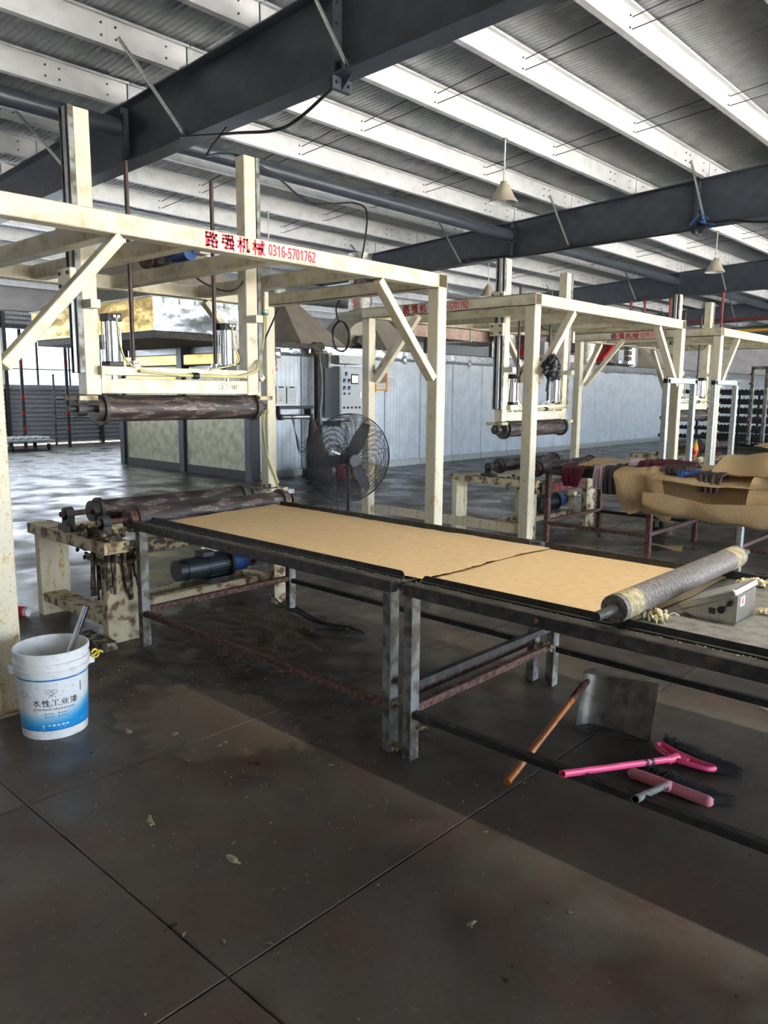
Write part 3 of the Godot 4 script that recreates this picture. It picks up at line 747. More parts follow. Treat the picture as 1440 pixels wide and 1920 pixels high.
		put("damper_stem", rod(Vector3(-.02, 1.80 + lift, cz + (.07 if sz == 0 else -.09)), Vector3(-.02, 1.87 + lift, cz + (.07 if sz == 0 else -.09)), .005, 8), "chrome", o)
		put("piston_rod", rod(Vector3(.05, 1.565 + lift, cz), Vector3(.05, 1.60 + lift, cz), .015), "chrome", o)
	put("float_beam", sp(Vector3(-.04, 1.59 + lift, -.50), Vector3(.10, 1.645 + lift, .60), .004), "cream", o)
	put("yoke_beam", sp(Vector3(-.045, 1.478 + lift, -.54), Vector3(.048, 1.572 + lift, .58), .005), "cream", o)
	for e in [Vector2(.40, -.05), Vector2(-.05, -.40)]:
		put("hose", wire([Vector3(.13, 1.62 + lift, .36), Vector3(.14, 1.60 + lift, .1), Vector3(.14, 1.595 + lift + e.x * .02, -.15), Vector3(.13, 1.60 + lift, -.40), Vector3(.12, 1.65 + lift, -.56 + e.y * .05), Vector3(.06, 1.72 + lift, -.62)], .009), "clear_hose", o)
	put("hose_clip", rod(Vector3(.14, 1.597 + lift, -.02), Vector3(.14, 1.597 + lift, -.06), .022), "black", o)
	for z in [.70, -.66]:
		put("bearing_plate", sp(Vector3(-.10, 1.435 + lift, z - .07), Vector3(.10, 1.465 + lift, z + .05), .004), "rusty_cream", o)
		var bl := MB.new()
		bl.cyl(Vector3(0, 1.385 + lift, z - .03), Vector3(0, 1.385 + lift, z + .03), .048, -1, 20); bl.span(Vector3(-.03, 1.385 + lift, z - .025), Vector3(.03, 1.436 + lift, z + .025))
		put("bearing", bl, "dark_iron", o)
	var rl := put("press_roller", rod(Vector3(0, 1.385 + lift, -.60), Vector3(0, 1.385 + lift, .56), .084, 40), "roller", o)
	for z in [.565, -.61]:
		var fl := MB.new(); fl.cyl(Vector3(0, 1.385 + lift, z - .012), Vector3(0, 1.385 + lift, z + .012), .103, -1, 40)
		put("flange", fl, "roller_plain", rl)
		put("end_disc", rod(Vector3(0, 1.385 + lift, z), Vector3(0, 1.385 + lift, z + (.05 if z > 0 else -.05)), .078, 32), "roller_plain", rl)
	put("shaft", rod(Vector3(0, 1.385 + lift, -.74), Vector3(0, 1.385 + lift, .77), .02), "dark_iron", rl)
	# lifting gear motor on the middle cross beam
	var gm := put("gear_motor", rod(Vector3(-.16, 2.41, -.10), Vector3(.03, 2.41, -.10), .05, 20), "motor_blue", o)
	put("terminal_box", sp(Vector3(.0, 2.40, -.21), Vector3(.10, 2.50, -.13), .006), "white", gm)
	put("gearbox", bx(Vector3(-.30, 2.41, -.08), Vector3(.14, .13, .14), .01), "dark_iron", gm)
	put("chain_wheel", rod(Vector3(-.30, 2.42, .02), Vector3(-.30, 2.42, .04), .10, 24), "rust", gm)
	put("drive_shaft", rod(Vector3(-.30, 2.40, -.32), Vector3(-.30, 2.40, .36), .012), "rust", gm)
	put("loose_cord", wire([Vector3(-.2, 2.36, -.2), Vector3(-.15, 2.26, -.3), Vector3(-.05, 2.20, -.42), Vector3(.0, 2.22, -.5), Vector3(.02, 2.30, -.56)], .006), "black", o)
	if stencil_front: stencil(o, Vector3(1.0, 2.30, .45), Vector3.FORWARD, "letter_red")
	else: stencil(o, Vector3(-.50, 2.30, 1.635), Vector3.RIGHT, "letter_red")
	return o

func build_presses():
	var a := press(Vector3(-4.6, 0, -2.945), 0.0, "cream steel roller press with its top beam lettering facing the kraft paper table", true, true)
	stencil_pencil(a)
	press(Vector3(-4.64, 0, -7.485), -0.265, "cream steel roller press with a black bag tied to its brace", false, false)
	press(Vector3(-4.64, 0, -11.9), -0.20, "cream steel roller press standing in front of the black toothed racks", false, false)

func stencil_pencil(o: Node3D):    # the circled 2 and 167 marked by hand on the yoke
	var r := []
	for k in 25: r.append(Vector3(.0485, 1.525 + sin(k * TAU / 24) * .028, -.325 + cos(k * TAU / 24) * .038))
	var m := MB.new(); m.tube(r, .0011, 4); put("lettering", m, "pencil", o)
	for d in [["2", -.31], ["167", -.395]]:
		var t := put("lettering", text_mesh(d[0], .04), "pencil", o)
		t.transform = Transform3D(Basis(Vector3.FORWARD * .8, Vector3.UP, Vector3.RIGHT), Vector3(.0483, 1.525, d[1]))

# ---------------------------------------------------------------- feed benches
func bench(dz: float, label: String, lettered: bool):
	var r0 := Vector3(-4.63, 0, -2.89)
	var o := thing("feed_bench", label, "bench", r0 + Vector3(0, 0, dz), "feed benches under the presses")
	var A := func(x0, y0, z0, x1, y1, z1): return sp(Vector3(x0, y0, z0) - r0, Vector3(x1, y1, z1) - r0, .004)
	for x in [-5.13, -4.24]:
		for z in [-2.14, -3.40]: put("leg", A.call(x, 0, z - .2, x + .065, .56, z), "rusty_cream" if x > -5 else "post", o)
	for z in [-2.10, -3.46]: put("top_channel", A.call(-5.14, .56, z - .16, -4.10, .63, z), "rusty_cream", o)
	for x in [-5.13, -4.24]: put("long_beam", A.call(x, .52, -3.5, x + .06, .60, -2.2), "grimy" if x > -5 else "cream", o)
	for z in [-2.14, -3.40]: put("low_bar", A.call(-5.07, .10, z - .16, -4.24, .155, z - .01), "rusty_cream", o)
	for x in [-4.62, -4.42]: put("motor_rail", A.call(x, .13, -3.42, x + .06, .18, -2.28), "rusty_cream", o)
	put("skid", A.call(-4.40, .0, -2.14, -4.07, .05, -2.04), "grimy", o)
	for k in 2:
		var x: float = -4.66 + k * .46
		var c := func(z): return Vector3(x, .735, z) - r0
		var rl := put("feed_roller", rod(c.call(-3.48), c.call(-2.36), .066, 36), "roller", o)
		for z in [-2.36, -3.48]:
			put("flange", rod(c.call(z - .012), c.call(z + .012), .084, 36), "roller_plain", rl)
			put("end_disc", rod(c.call(z), c.call(z + (.055 if z > -3 else -.055)), .066, 28), "dark_iron" if k == 0 else "rust", rl)
		put("shaft", rod(c.call(-3.66), c.call(-2.11), .017), "rust", rl)
		for z in [-2.16, -3.60]:
			var b := MB.new()
			b.cyl(c.call(z - .025), c.call(z + .025), .042, -1, 20); b.span(Vector3(x - .035, .66, z - .025) - r0, Vector3(x + .035, .735, z + .025) - r0); b.span(Vector3(x - .085, .63, z - .03) - r0, Vector3(x + .085, .665, z + .03) - r0)
			put("pillow_block", b, "dark_iron", o)
			put("bore", rod(c.call(z + .025), c.call(z + .032), .022, 16), "black", o)
	# drive motor with fan cowl, ribbed body and blue gearbox
	var mc := func(z): return Vector3(-4.48, .29, z) - r0
	var body := MB.new()
	body.cyl(mc.call(-3.02), mc.call(-2.86), .078, -1, 28)
	for k in 28:
		var d := Vector3(cos(k * TAU / 28), sin(k * TAU / 28), 0)
		body.bar(mc.call(-3.20) + d * .078, mc.call(-3.02) + d * .078, .005, .02, d)
	body.cyl(mc.call(-3.20), mc.call(-3.02), .074, -1, 28)
	var mo := put("drive_motor", body, "motor", o)
	put("fan_cowl", rod(mc.call(-2.86), mc.call(-2.80), .072, 28), "black", mo)
	put("mount_flange", rod(mc.call(-3.225), mc.call(-3.20), .10, 28), "black", mo)
	put("gearbox", rod(mc.call(-3.36), mc.call(-3.225), .075, 24), "motor_blue", mo)
	put("output_shaft", rod(mc.call(-3.46), mc.call(-3.36), .03, 14), "alu", mo)
	put("terminal_box", sp(Vector3(-4.53, .36, -3.08) - r0, Vector3(-4.43, .40, -2.98) - r0, .005), "black", mo)
	put("sprocket", rod(mc.call(-3.44), mc.call(-3.42), .06, 20), "rust", mo)
	put("motor_foot", sp(Vector3(-4.57, .18, -3.18) - r0, Vector3(-4.39, .215, -3.0) - r0), "dark_iron", mo)
	if lettered:
		put("name_board", sp(Vector3(-4.16, .47, -3.30) - r0, Vector3(-4.14, .58, -2.36) - r0), "rust", o)
		stencil(o, Vector3(-4.14, .525, -2.48) - r0, Vector3.FORWARD, "letter_red", .075, .14, false)
	# felt waste caught round the shafts and the corner of the bench
	var dr := MB.new()
	rng.seed = 40 + int(absf(dz) * 10)
	for k in (170 if dz == 0 else 20):
		var p := Vector3(rng.randf_range(-4.5, -4.10), rng.randf_range(.50, .69), rng.randf_range(-2.32, -2.10)) - r0
		blob(dr, p, Vector3(rng.randf_range(.008, .03), rng.randf_range(.008, .026), rng.randf_range(.008, .03)), 5)
	for k in (30 if dz == 0 else 5):
		var p := Vector3(rng.randf_range(-4.32, -4.10), .58, rng.randf_range(-2.34, -2.12)) - r0
		dr.tube(curve([p, p + Vector3(.01, -.10, .01), p + Vector3(rng.randf_range(-.02, .02), -rng.randf_range(.16, .34), rng.randf_range(-.02, .02))], 4), rng.randf_range(.006, .016), 6)
	put("felt_waste", dr, "grimy", o).set_meta("kind", "stuff")
	if dz == 0:
		var wl := MB.new()
		for k in 60: blob(wl, Vector3(rng.randfn(-4.36, .08), rng.randf_range(.64, .70), rng.randfn(-2.24, .035)) - r0, Vector3.ONE * rng.randf_range(.006, .02), 5)
		put("wool_waste", wl, "wool", o).set_meta("kind", "stuff")

func blob(m: MB, c: Vector3, s: Vector3, seg := 6):
	var pr := []
	var jit := []
	for j in seg + 1:
		var a := -PI / 2 + PI * j / seg
		pr.append(Vector2(cos(a) * s.x * (1.0 + rng.randf_range(-.25, .25)) if j > 0 and j < seg else 0.0, sin(a) * s.y))
	m.lathe(pr, seg + 2, Transform3D(Basis(Vector3.UP, rng.randf() * TAU) * Basis(Vector3.RIGHT, rng.randf_range(-.5, .5)), c), true)

func build_benches():
	bench(0.0, "cream feed bench with two dark rollers clogged with felt waste", false)
	bench(-4.54, "rusty cream feed bench with reddish roller ends and red lettering", true)
	bench(-8.95, "cream feed bench with rollers beside the bottle", false)

# ---------------------------------------------------------------- work tables
func work_table(x0: float, x1: float, dz: float, label: String, legs: String, near_bar: String, top: String) -> Node3D:
	var r0 := Vector3((x0 + x1) * .5, 0, -2.855)
	var o := thing("work_table", label, "table", r0 + Vector3(0, 0, dz), "long steel work tables")
	var A := func(a: Vector3, b: Vector3, ch := .002): return sp(a - r0, b - r0, ch)
	for x in [x0 + .005, x1 - .05]:
		for z in [-2.265, -3.445]:
			var s := 1 if z > -3 else -1
			put("leg", A.call(Vector3(x, 0, z), Vector3(x + .045, .70, z - s * .055), .003), legs, o)
	for z in [-2.26, -3.45]:
		var s := 1 if z > -3 else -1
		put("side_rail", A.call(Vector3(x0, .695, z), Vector3(x1, .745, z - s * .045), .004), "dark_iron", o)
		put("ledge", A.call(Vector3(x0, .722, z - s * .03), Vector3(x1, .733, z - s * .115)), "dark_iron", o)
		# upright guard with rounded top corners
		var gd := MB.new()
		var L := x1 - x0; var h := .040; var rr := .022
		var pl := PackedVector2Array([Vector2(.02, 0), Vector2(L - .02, 0)])
		for k in 5: pl.append(Vector2(L - .02 - rr + rr * cos(k * PI / 8), h - rr + rr * sin(k * PI / 8)))
		for k in 5: pl.append(Vector2(.02 + rr + rr * cos(PI / 2 + k * PI / 8), h - rr + rr * sin(PI / 2 + k * PI / 8)))
		gd.extrude(pl, Transform3D(Basis(), Vector3(x0, .725, z - s * .108) - r0), .005)
		put("guard", gd, "black_rail", o)
		var lip := MB.new(); lip.cyl(Vector3(x0 + .02, .737, z - s * .098) - r0, Vector3(x1 - .02, .737, z - s * .098) - r0, .006, -1, 8)
		put("weld_bead", lip, "black_rail", o)
		put("stretcher", A.call(Vector3(x0 + .05, .185, z - s * .01), Vector3(x1 - .05, .215, z - s * .045), .003), near_bar if s > 0 else "black_rail", o)
		if s > 0:
			var bx_ := x0 + .04
			while bx_ < x1:
				put("bolt", rod(Vector3(bx_, .722, z) - r0, Vector3(bx_, .722, z + .004) - r0, .009, 10), "rust", o)
				bx_ += .29
	for x in [x0 + .03, x1 - .03]:
		put("cross_bar", A.call(Vector3(x - .018, .20, -3.40), Vector3(x + .018, .235, -2.31), .003), "rust", o)
		put("cross_beam", A.call(Vector3(x - .02, .69, -3.41), Vector3(x + .02, .722, -2.30), .003), "dark_iron", o)
	put("tabletop", A.call(Vector3(x0, .722, -3.345), Vector3(x1, .731, -2.365)), top, o)
	return o

func build_tables():
	var a := work_table(-4.05, -2.035, 0, "dark steel work table carrying the wrinkled half of the kraft paper", "leg_steel", "rust", "sheet_steel")
	var b := work_table(-1.975, 0.62, 0, "dark steel work table carrying the steel tube and the weighing indicator", "leg_steel", "black_rail", "sheet_steel")
	var m := MB.new(); m.bar(Vector3(-1.95, .315, -2.31) - Vector3(-.6775, 0, -2.855), Vector3(-1.95, .315, -3.40) - Vector3(-.6775, 0, -2.855), .03, .03)
	put("cross_bar", m, "black_rail", b)
	work_table(-4.05, -2.92, -4.54, "rust-legged steel table under the maroon clothes", "rust", "rust", "dark_iron")
	work_table(-2.17, -0.30, -4.54, "galvanised-legged steel table under the folded felt sheets", "galv", "rust", "dark_iron")
	work_table(-4.05, -2.0, -8.95, "steel table under felt sheets before the black toothed racks", "rust", "rust", "dark_iron")
	# felt crumbs caught along the near ledges
	rng.seed = 17
	var cm := MB.new()
	for k in 420:
		var r := rng.randf_range(.0012, .0042)
		cm.box(Vector3(rng.randf_range(-3.9, .2), .734, -2.315 - .04 * rng.randf()) - Vector3(-2.0, .733, -2.335), Vector3(r * 2.4, r, r * 1.5), 0.0, Basis(Vector3.UP, rng.randf() * TAU))
	var cl := put("ledge_crumbs", cm, "glue_band", self)
	cl.position = Vector3(-2.0, .733, -2.335); cl.set_meta("kind", "stuff")
	tag(cl, "pale felt crumbs lying along the near ledge of the tables", "crumbs")
	# kraft paper: two lengths that meet in a torn line
	rng.seed = 5
	var wr := fbm(401, .9, 4); var cr := fbm(403, 2.6, 3)
	var p1 := MB.new()
	p1.sheet(90, 56, func(u: float, v: float):
		var z := lerpf(-2.375, -3.335, v)
		var xr := -1.94 + .012 * sin(v * 7.0) + .01 * cr.get_noise_2d(v * 9, 3) - .03 * (1.0 - v)
		var x := lerpf(-3.96 - .12 * v, xr, u)
		var edge := smoothstep(.90, 1.0, u)
		var y := .7345 + .005 * (wr.get_noise_2d(x * 1.6, z * 3.2) + .5) + .004 * absf(cr.get_noise_2d(x * 2.0, z * 1.3)) + edge * .009 * (1.0 - v * .6)
		y += .006 * exp(-pow((z + 2.72 + .10 * (x + 3.0)) / .012, 2)) * smoothstep(-3.6, -2.9, x) + .005 * exp(-pow((z + 3.05 - .25 * (x + 2.7)) / .010, 2)) * smoothstep(-3.2, -2.7, x)
		return Vector3(x, y, z) - Vector3(-3.0, .733, -2.855), .0012)
	var o := put("kraft_paper", p1, "paper", self)
	o.position = Vector3(-3.0, .733, -2.855)
	tag(o, "wrinkled tan kraft paper sheet lying by the rollers", "paper")
	var p2 := MB.new()
	p2.sheet(40, 40, func(u: float, v: float):
		var z := lerpf(-2.372, -3.338, v)
		var x := lerpf(-1.975, -1.085 - .02 * sin(v * 9.0) * .3, u)
		var y := .7335 + .003 * (wr.get_noise_2d(x * 1.4 + 40, z * 2.2) + .5)
		y += .012 * smoothstep(.80, 1.0, u) * exp(-v * 16.0)
		return Vector3(x, y, z) - Vector3(-1.5, .733, -2.855), .0012)
	o = put("kraft_paper", p2, "paper", self)
	o.position = Vector3(-1.5, .733, -2.855)
	tag(o, "smooth tan kraft paper sheet running under the steel tube", "paper")
	# steel tube lying across the guards
	var t := thing("steel_tube", "grey steel tube with glue-crusted ends lying across the table", "roller", Vector3(-1.085, .813, -2.86))
	put("barrel", rod(Vector3(0, 0, -.46), Vector3(0, 0, .46), .047, 40), "tube_steel", t)
	for s in [-1, 1]:
		put("crusted_band", rod(Vector3(0, 0, s * .44), Vector3(0, 0, s * .55), .0476, 40), "glue_band", t)
		put("end_collar", rod(Vector3(0, 0, s * .55), Vector3(0, 0, s * .575), .0466, 40), "tube_steel", t)
		put("journal", rod(Vector3(0, 0, s * .57), Vector3(0, 0, s * .70), .016, 20), "dark_iron", t)
	# weighing indicator: a stainless wedge with a tilted lid
	var w := thing("weighing_indicator", "stainless steel wedge-shaped weighing indicator with a white sticker", "scale", Vector3(-.888, .7315, -2.755))
	w.scale = Vector3.ONE * 1.12
	var pr := MB.new()
	pr.extrude(PackedVector2Array([Vector2(-.10, .012), Vector2(-.06, 0), Vector2(.05, 0), Vector2(.056, .008), Vector2(.056, .088), Vector2(.045, .094), Vector2(-.10, .022)]), Transform3D(Basis(), Vector3(0, 0, -.085)), .17)
	put("case", pr, "stainless", w)
	var lid := MB.new(); lid.box(Vector3(-.03, .064, 0), Vector3(.185, .022, .20), .004, Basis(Vector3.BACK, .43))
	put("lid", lid, "stainless", w)
	put("socket", rod(Vector3(.012, .04, .085), Vector3(.012, .04, .094), .011, 16), "black", w)
	put("socket_cap", rod(Vector3(.036, .064, .085), Vector3(.036, .064, .095), .008, 14), "black", w)
	var lan := MB.new(); lan.bar(Vector3(.014, .042, .092), Vector3(.035, .062, .092), .004, .002, Vector3.BACK)
	put("cap_strap", lan, "black", w)
	put("port", sp(Vector3(-.026, .022, .085), Vector3(-.006, .04, .087)), "dark_grey", w)
	put("sticker", sp(Vector3(.056, .052, .02), Vector3(.0568, .080, .06)), "white", w)
	put("sticker_print", sp(Vector3(.0568, .058, .033), Vector3(.0572, .076, .045)), "red", w)

# ---------------------------------------------------------------- the drying oven and what stands on it
func build_oven():
	var r0 := Vector3(-12.6, 0, -20.0)
	var o := thing("drying_oven", "long pale grey panelled drying oven with a foil-wrapped top edge", "oven", r0)
	var A := func(a: Vector3, b: Vector3, ch := 0.0): return sp(a - r0, b - r0, ch)
	put("core", A.call(Vector3(-14.6, .02, -35.5), Vector3(-10.56, 2.30, -8.2)), "oven_panel", o)
	var z := -8.12
	var k := 0
	while z > -35.0:
		var m := MB.new()
		m.span(Vector3(-10.56, .13, z - 1.09) - r0, Vector3(-10.5, 2.14, z - .008) - r0, .004)
		for e in 11: m.span(Vector3(-10.5, .15, z - .06 - e * .097 - .05) - r0, Vector3(-10.4975, 2.12, z - .06 - e * .097) - r0)
		put("wall_panel", m, "oven_panel", o)
		put("skirting", A.call(Vector3(-10.56, 0, z - 1.095), Vector3(-10.475, .13, z - .004), .004), "galv", o)
		# crumpled foil flashing along the top edge
		var f := MB.new()
		var no := fbm(500 + k, 3.0, 3)
		f.sheet(14, 5, func(u: float, v: float): return Vector3(-10.485 + .012 * no.get_noise_2d(u * 3, v * 1.5) + (.02 if v == 0 else 0.0), lerpf(2.11, 2.31, v), z - 1.1 * u) - r0, .003)
		put("foil_flashing", f, "foil", o)
		var t := MB.new()
		t.sheet(4, 4, func(u: float, v: float): return Vector3(-10.47 + .02 * sin(v * 3.0), 2.06 + .17 * v, z - .5 - .10 * u - .02 * sin(v * 9)) - r0, .003)
		put("foil_tab", t, "foil", o)
		z -= 1.1; k += 1
	put("top_edge", A.call(Vector3(-14.6, 2.30, -35.5), Vector3(-10.50, 2.33, -8.15)), "dark_iron", o)
	# galvanised end face with posts and kick strip
	for d in [[-14.65, -12.62], [-12.44, -10.60]]:
		put("end_door", A.call(Vector3(d[0], .14, -8.2), Vector3(d[1], 1.78, -8.08), .004), "galv_door", o)
		put("kick_strip", A.call(Vector3(d[0], 0, -8.2), Vector3(d[1], .14, -8.06)), "dark_iron", o)
		put("upper_strip", A.call(Vector3(d[0], 1.95, -8.2), Vector3(d[1], 2.16, -8.06), .02), "foil_gold", o)
		put("hot_panel", A.call(Vector3(d[0] + .2, 1.55, -8.08), Vector3(d[1] - .05, 1.92, -8.05), .004), "foil_gold" if d[0] < -13 else "galv_door", o)
	for x in [-14.70, -12.53, -10.52]: put("end_post", A.call(Vector3(x - .08, 0, -8.2), Vector3(x + .08, 2.3, -8.03)), "slate", o)
	put("corner_edge", A.call(Vector3(-10.44, 0, -8.2), Vector3(-10.40, 2.3, -8.02)), "black", o)
	# foil-clad hood over the mouth
	var h := thing("exhaust_hood", "foil-clad exhaust hood with a yellow reflecting front over the oven mouth", "hood", Vector3(-12.35, 2.37, -7.2))
	put("front_skin", hood_skin(Vector3(-2.05, 0, 1.0), Vector3(2.05, .48, 1.0), 801), "foil_gold", h)
	put("side_skin", hood_skin(Vector3(2.05, 0, 1.0), Vector3(2.05, .48, -.8), 803), "foil", h)
	put("side_skin", hood_skin(Vector3(-2.05, 0, -.8), Vector3(-2.05, .48, 1.0), 805), "foil", h)
	put("back_skin", hood_skin(Vector3(2.05, 0, -.8), Vector3(-2.05, .48, -.8), 807), "foil", h)
	put("lid", sp(Vector3(-2.08, .48, -.82), Vector3(2.08, .50, 1.03)), "galv", h)
	put("under_frame", sp(Vector3(-1.98, -.10, -.835), Vector3(1.98, 0.0, .95)), "dark_iron", h)
	for e in 7: put("rib", sp(Vector3(2.051, .40, .8 - e * .27), Vector3(2.065, .50, .83 - e * .27)), "galv", h)
	var hp := thing("fume_hopper", "taupe pyramid fume hopper rising from the foil-clad hood", "hopper", Vector3(-12.35, 2.87, -7.2))
	put("body", frustum(Vector3(-2.0, 0, -.75), Vector3(2.0, 0, .95), Vector3(-.55, .86, -.5), Vector3(1.2, .86, .2)), "taupe", hp)
	put("collar", sp(Vector3(-.57, .86, -.52), Vector3(1.22, .92, .22)), "taupe", hp)
	# hoppers, ducts and flues on the oven roof
	var spots := [[-9.45, "taupe sloping hopper streaked with soot above the wiring post"], [-11.75, "taupe sloping hopper above the orange framed notice"], [-24.6, "dark taupe hopper with a rusted flue above the toothed racks"]]
	for s in spots:
		var q := thing("oven_hopper", s[1], "hopper", Vector3(-11.95, 2.33, s[0]))
		put("body", frustum(Vector3(-1.3, 0, -1.15), Vector3(1.22, 0, 0), Vector3(-.7, .84, -.82), Vector3(.22, .84, -.42)), "taupe", q)
		put("collar", sp(Vector3(-.72, .84, -.84), Vector3(.24, .90, -.40)), "taupe", q)
		if s[0] != -11.75: put("pipe", rod(Vector3(-.24, .90, -.62), Vector3(-.24, 1.3, -.62), .19, 24), "hose_foil", q)
	var fl := thing("foil_flue", "foil-wrapped vertical flue with red tape rising from the oven", "flue", Vector3(-12.1, 3.235, -12.35))
	put("wrap", crinkle(Vector3(0, 0, 0), Vector3(0, 1.2, 0), .25, 811), "hose_foil", fl)
	put("tape", sp(Vector3(.06, .05, .235), Vector3(.10, .7, .262)), "red", fl)
	var du := thing("foil_duct", "crinkled foil-wrapped round duct running under the roof", "duct", Vector3(-11.6, 3.86, -14.6))
	put("wrap", crinkle(Vector3(0, 0, 2.5), Vector3(0, 0, -2.6), .17, 813), "foil", du)
	var d2 := thing("foil_duct", "shiny foil duct bending behind the lettered top beam", "duct", Vector3(-11.8, 3.42, -10.6))
	put("wrap", crinkle(Vector3(-1.0, .1, .6), Vector3(.3, -.05, -.8), .2, 817), "foil", d2)
	var rd := thing("air_duct", "long pinkish beige rectangular air duct above the oven", "duct", Vector3(-11.9, 2.72, -19.0))
	put("trunk", sp(Vector3(-.6, 0, -5.2), Vector3(.7, .50, 6.0), .01), "pinkish", rd)
	for e in 6: put("flange", sp(Vector3(-.62, -.02, 5.9 - e * 2.1), Vector3(.72, .52, 5.94 - e * 2.1)), "galv", rd)
	for e in 4: put("support", sp(Vector3(.3, -.385, 5.0 - e * 2.6), Vector3(.38, 0, 5.08 - e * 2.6)), "dark_iron", rd)
	var bl := thing("blower", "small dark blower motor on the oven roof by the lettered side beam", "blower", Vector3(-10.85, 2.335, -11.3))
	put("motor", rod(Vector3(-.1, .16, .1), Vector3(.18, .16, .3), .11, 20), "motor", bl)
	put("foot", sp(Vector3(-.15, 0, -.1), Vector3(.15, .06, .3)), "dark_iron", bl)
	put("volute", rod(Vector3(-.25, .28, -.05), Vector3(-.05, .28, .1), .26, 24), "cream", bl)
	burner(Vector3(-10.9, 2.335, -21.4), "red arm gas burner with grey control boxes on the oven roof")
	burner(Vector3(-10.9, 2.335, -17.3), "red arm gas burner behind the lift column of the second press")
	# things fixed to the oven wall
	var c := thing("control_cabinet", "grey control cabinet with touch screen and rocker switches on the oven wall", "cabinet", Vector3(-10.24, 1.02, -10.02))
	put("case", sp(Vector3(-.2, 0, -.29), Vector3(.2, .93, .29), .006), "cabinet_grey", c)
	put("door", sp(Vector3(.2, .02, -.27), Vector3(.212, .91, .27), .004), "cabinet_grey", c)
	put("rain_hood", sp(Vector3(-.2, .98, -.32), Vector3(.26, 1.12, .36)), "galv", c)
	put("trunking", sp(Vector3(-.2, .9, .30), Vector3(.05, 1.15, .42)), "galv", c)
	var sc := put("touch_screen", sp(Vector3(.212, .62, -.17), Vector3(.222, .80, .02), .004), "black", c)
	put("display", sp(Vector3(.222, .645, -.15), Vector3(.2235, .775, .0)), "screen_glow", sc)
	for b in [[.80, .14, "blue"], [.68, .19, "blue"], [.68, .07, "red"], [.55, .19, "blue"], [.55, .07, "blue"]]:
		var w := put("rocker_switch", sp(Vector3(.212, b[0] - .035, b[1] - .028), Vector3(.226, b[0] + .035, b[1] + .028), .003), "black", c)
		put("rocker", sp(Vector3(.226, b[0] - .012, b[1] - .016), Vector3(.232, b[0] + .026, b[1] + .016)), b[2], w)
		put("legend", sp(Vector3(.226, b[0] - .028, b[1] - .016), Vector3(.229, b[0] - .014, b[1] + .016)), "white", w)
	for b in [[.45, .19, "black"], [.45, .07, "green"], [.20, .20, "dark_grey"], [.20, .10, "black"], [.20, 0.0, "red"], [.20, -.10, "black"], [.20, -.20, "dark_grey"]]:
		put("push_button", rod(Vector3(.212, b[0], b[1]), Vector3(.232, b[0], b[1]), .02, 14), b[2], c)
	put("handle", sp(Vector3(.212, .38, -.235), Vector3(.224, .48, -.215)), "chrome", c)
	put("tray", sp(Vector3(-.2, -.14, -.30), Vector3(.24, -.05, .30)), "galv", c)
	put("stay", rod(Vector3(.0, -.14, -.1), Vector3(.0, -.95, -.1), .02), "galv", c)
	var sg := thing("no_smoking_sign", "white no smoking sign with a red ring on the oven wall", "sign", Vector3(-10.495, 1.82, -8.58))
	put("board", sp(Vector3(0, 0, -.10), Vector3(.004, .27, .10)), "white", sg)
	var ring := MB.new()
	var pts := []
	for e in 33: pts.append(Vector3(.006, .175 + .075 * sin(e * TAU / 32), .075 * cos(e * TAU / 32)))
	ring.tube(pts, .007, 5); put("ring", ring, "red", sg)
	var sl := MB.new(); sl.bar(Vector3(.006, .12, .055), Vector3(.006, .23, -.055), .012, .004, Vector3.RIGHT)
	put("slash", sl, "red", sg)
	put("cigarette", sp(Vector3(.004, .17, -.05), Vector3(.006, .185, .05)), "black", sg)
	put("caption_bar", sp(Vector3(.004, .02, -.085), Vector3(.005, .075, .085)), "red", sg)
	for e in 4: put("caption_mark", sp(Vector3(.005, .03, -.07 + e * .04), Vector3(.0055, .065, -.05 + e * .04)), "white", sg)
	for e in [[-8.72, "white clipboard with a yellow ruled form on the oven wall shelf"], [-8.96, "white clipboard with a blank form beside the wiring post"]]:
		var q := thing("clipboard", e[1], "clipboard", Vector3(-10.46, 1.29, e[0]), "clipboards on the oven wall")
		put("sheet", sp(Vector3(0, 0, -.105), Vector3(.008, .29, .105)), "white", q)
		put("clip", sp(Vector3(.008, .27, -.05), Vector3(.02, .295, .05)), "black", q)
		for l in 5: put("ruled_line", sp(Vector3(.008, .05 + l * .04, -.08), Vector3(.0088, .053 + l * .04, .08)), "dark_grey", q)
		if e[0] > -8.8: put("marker_strip", sp(Vector3(.0082, .03, .0), Vector3(.0092, .12, .02)), "yellow", q)
	var sh := thing("narrow_shelf", "narrow black shelf under the clipboards", "shelf", Vector3(-10.4, 1.20, -8.97))
	put("board", sp(Vector3(-.09, 0, -.37), Vector3(.1, .05, .42), .003), "black", sh)
	for e in [-.33, .38]: put("bracket", sp(Vector3(-.09, -.1, e - .015), Vector3(.06, 0, e + .015)), "black", sh)
	var ca := thing("air_cylinder", "horizontal silver air cylinder below the black shelf", "cylinder", Vector3(-10.36, 1.06, -8.97))
	put("barrel", rod(Vector3(0, 0, -.30), Vector3(0, 0, .32), .04, 24), "alu", ca)
	for e in [-.33, .35]: put("end_cap", bx(Vector3(0, 0, e), Vector3(.1, .1, .06), .004), "black", ca)
	var wp := thing("wiring_post", "dark steel post with loose wiring before the oven wall", "post", Vector3(-10.30, 0, -9.44))
	put("post", sp(Vector3(-.05, 0, -.05), Vector3(.05, 2.24, .05), .004), "dark_iron", wp)
	put("cable_tray", sp(Vector3(-.06, 2.24, -.06), Vector3(.12, 2.32, 1.25)), "dark_iron", wp)
	put("junction_clump", sp(Vector3(-.08, 2.12, -.08), Vector3(.09, 2.36, .12), .03), "grimy", wp)
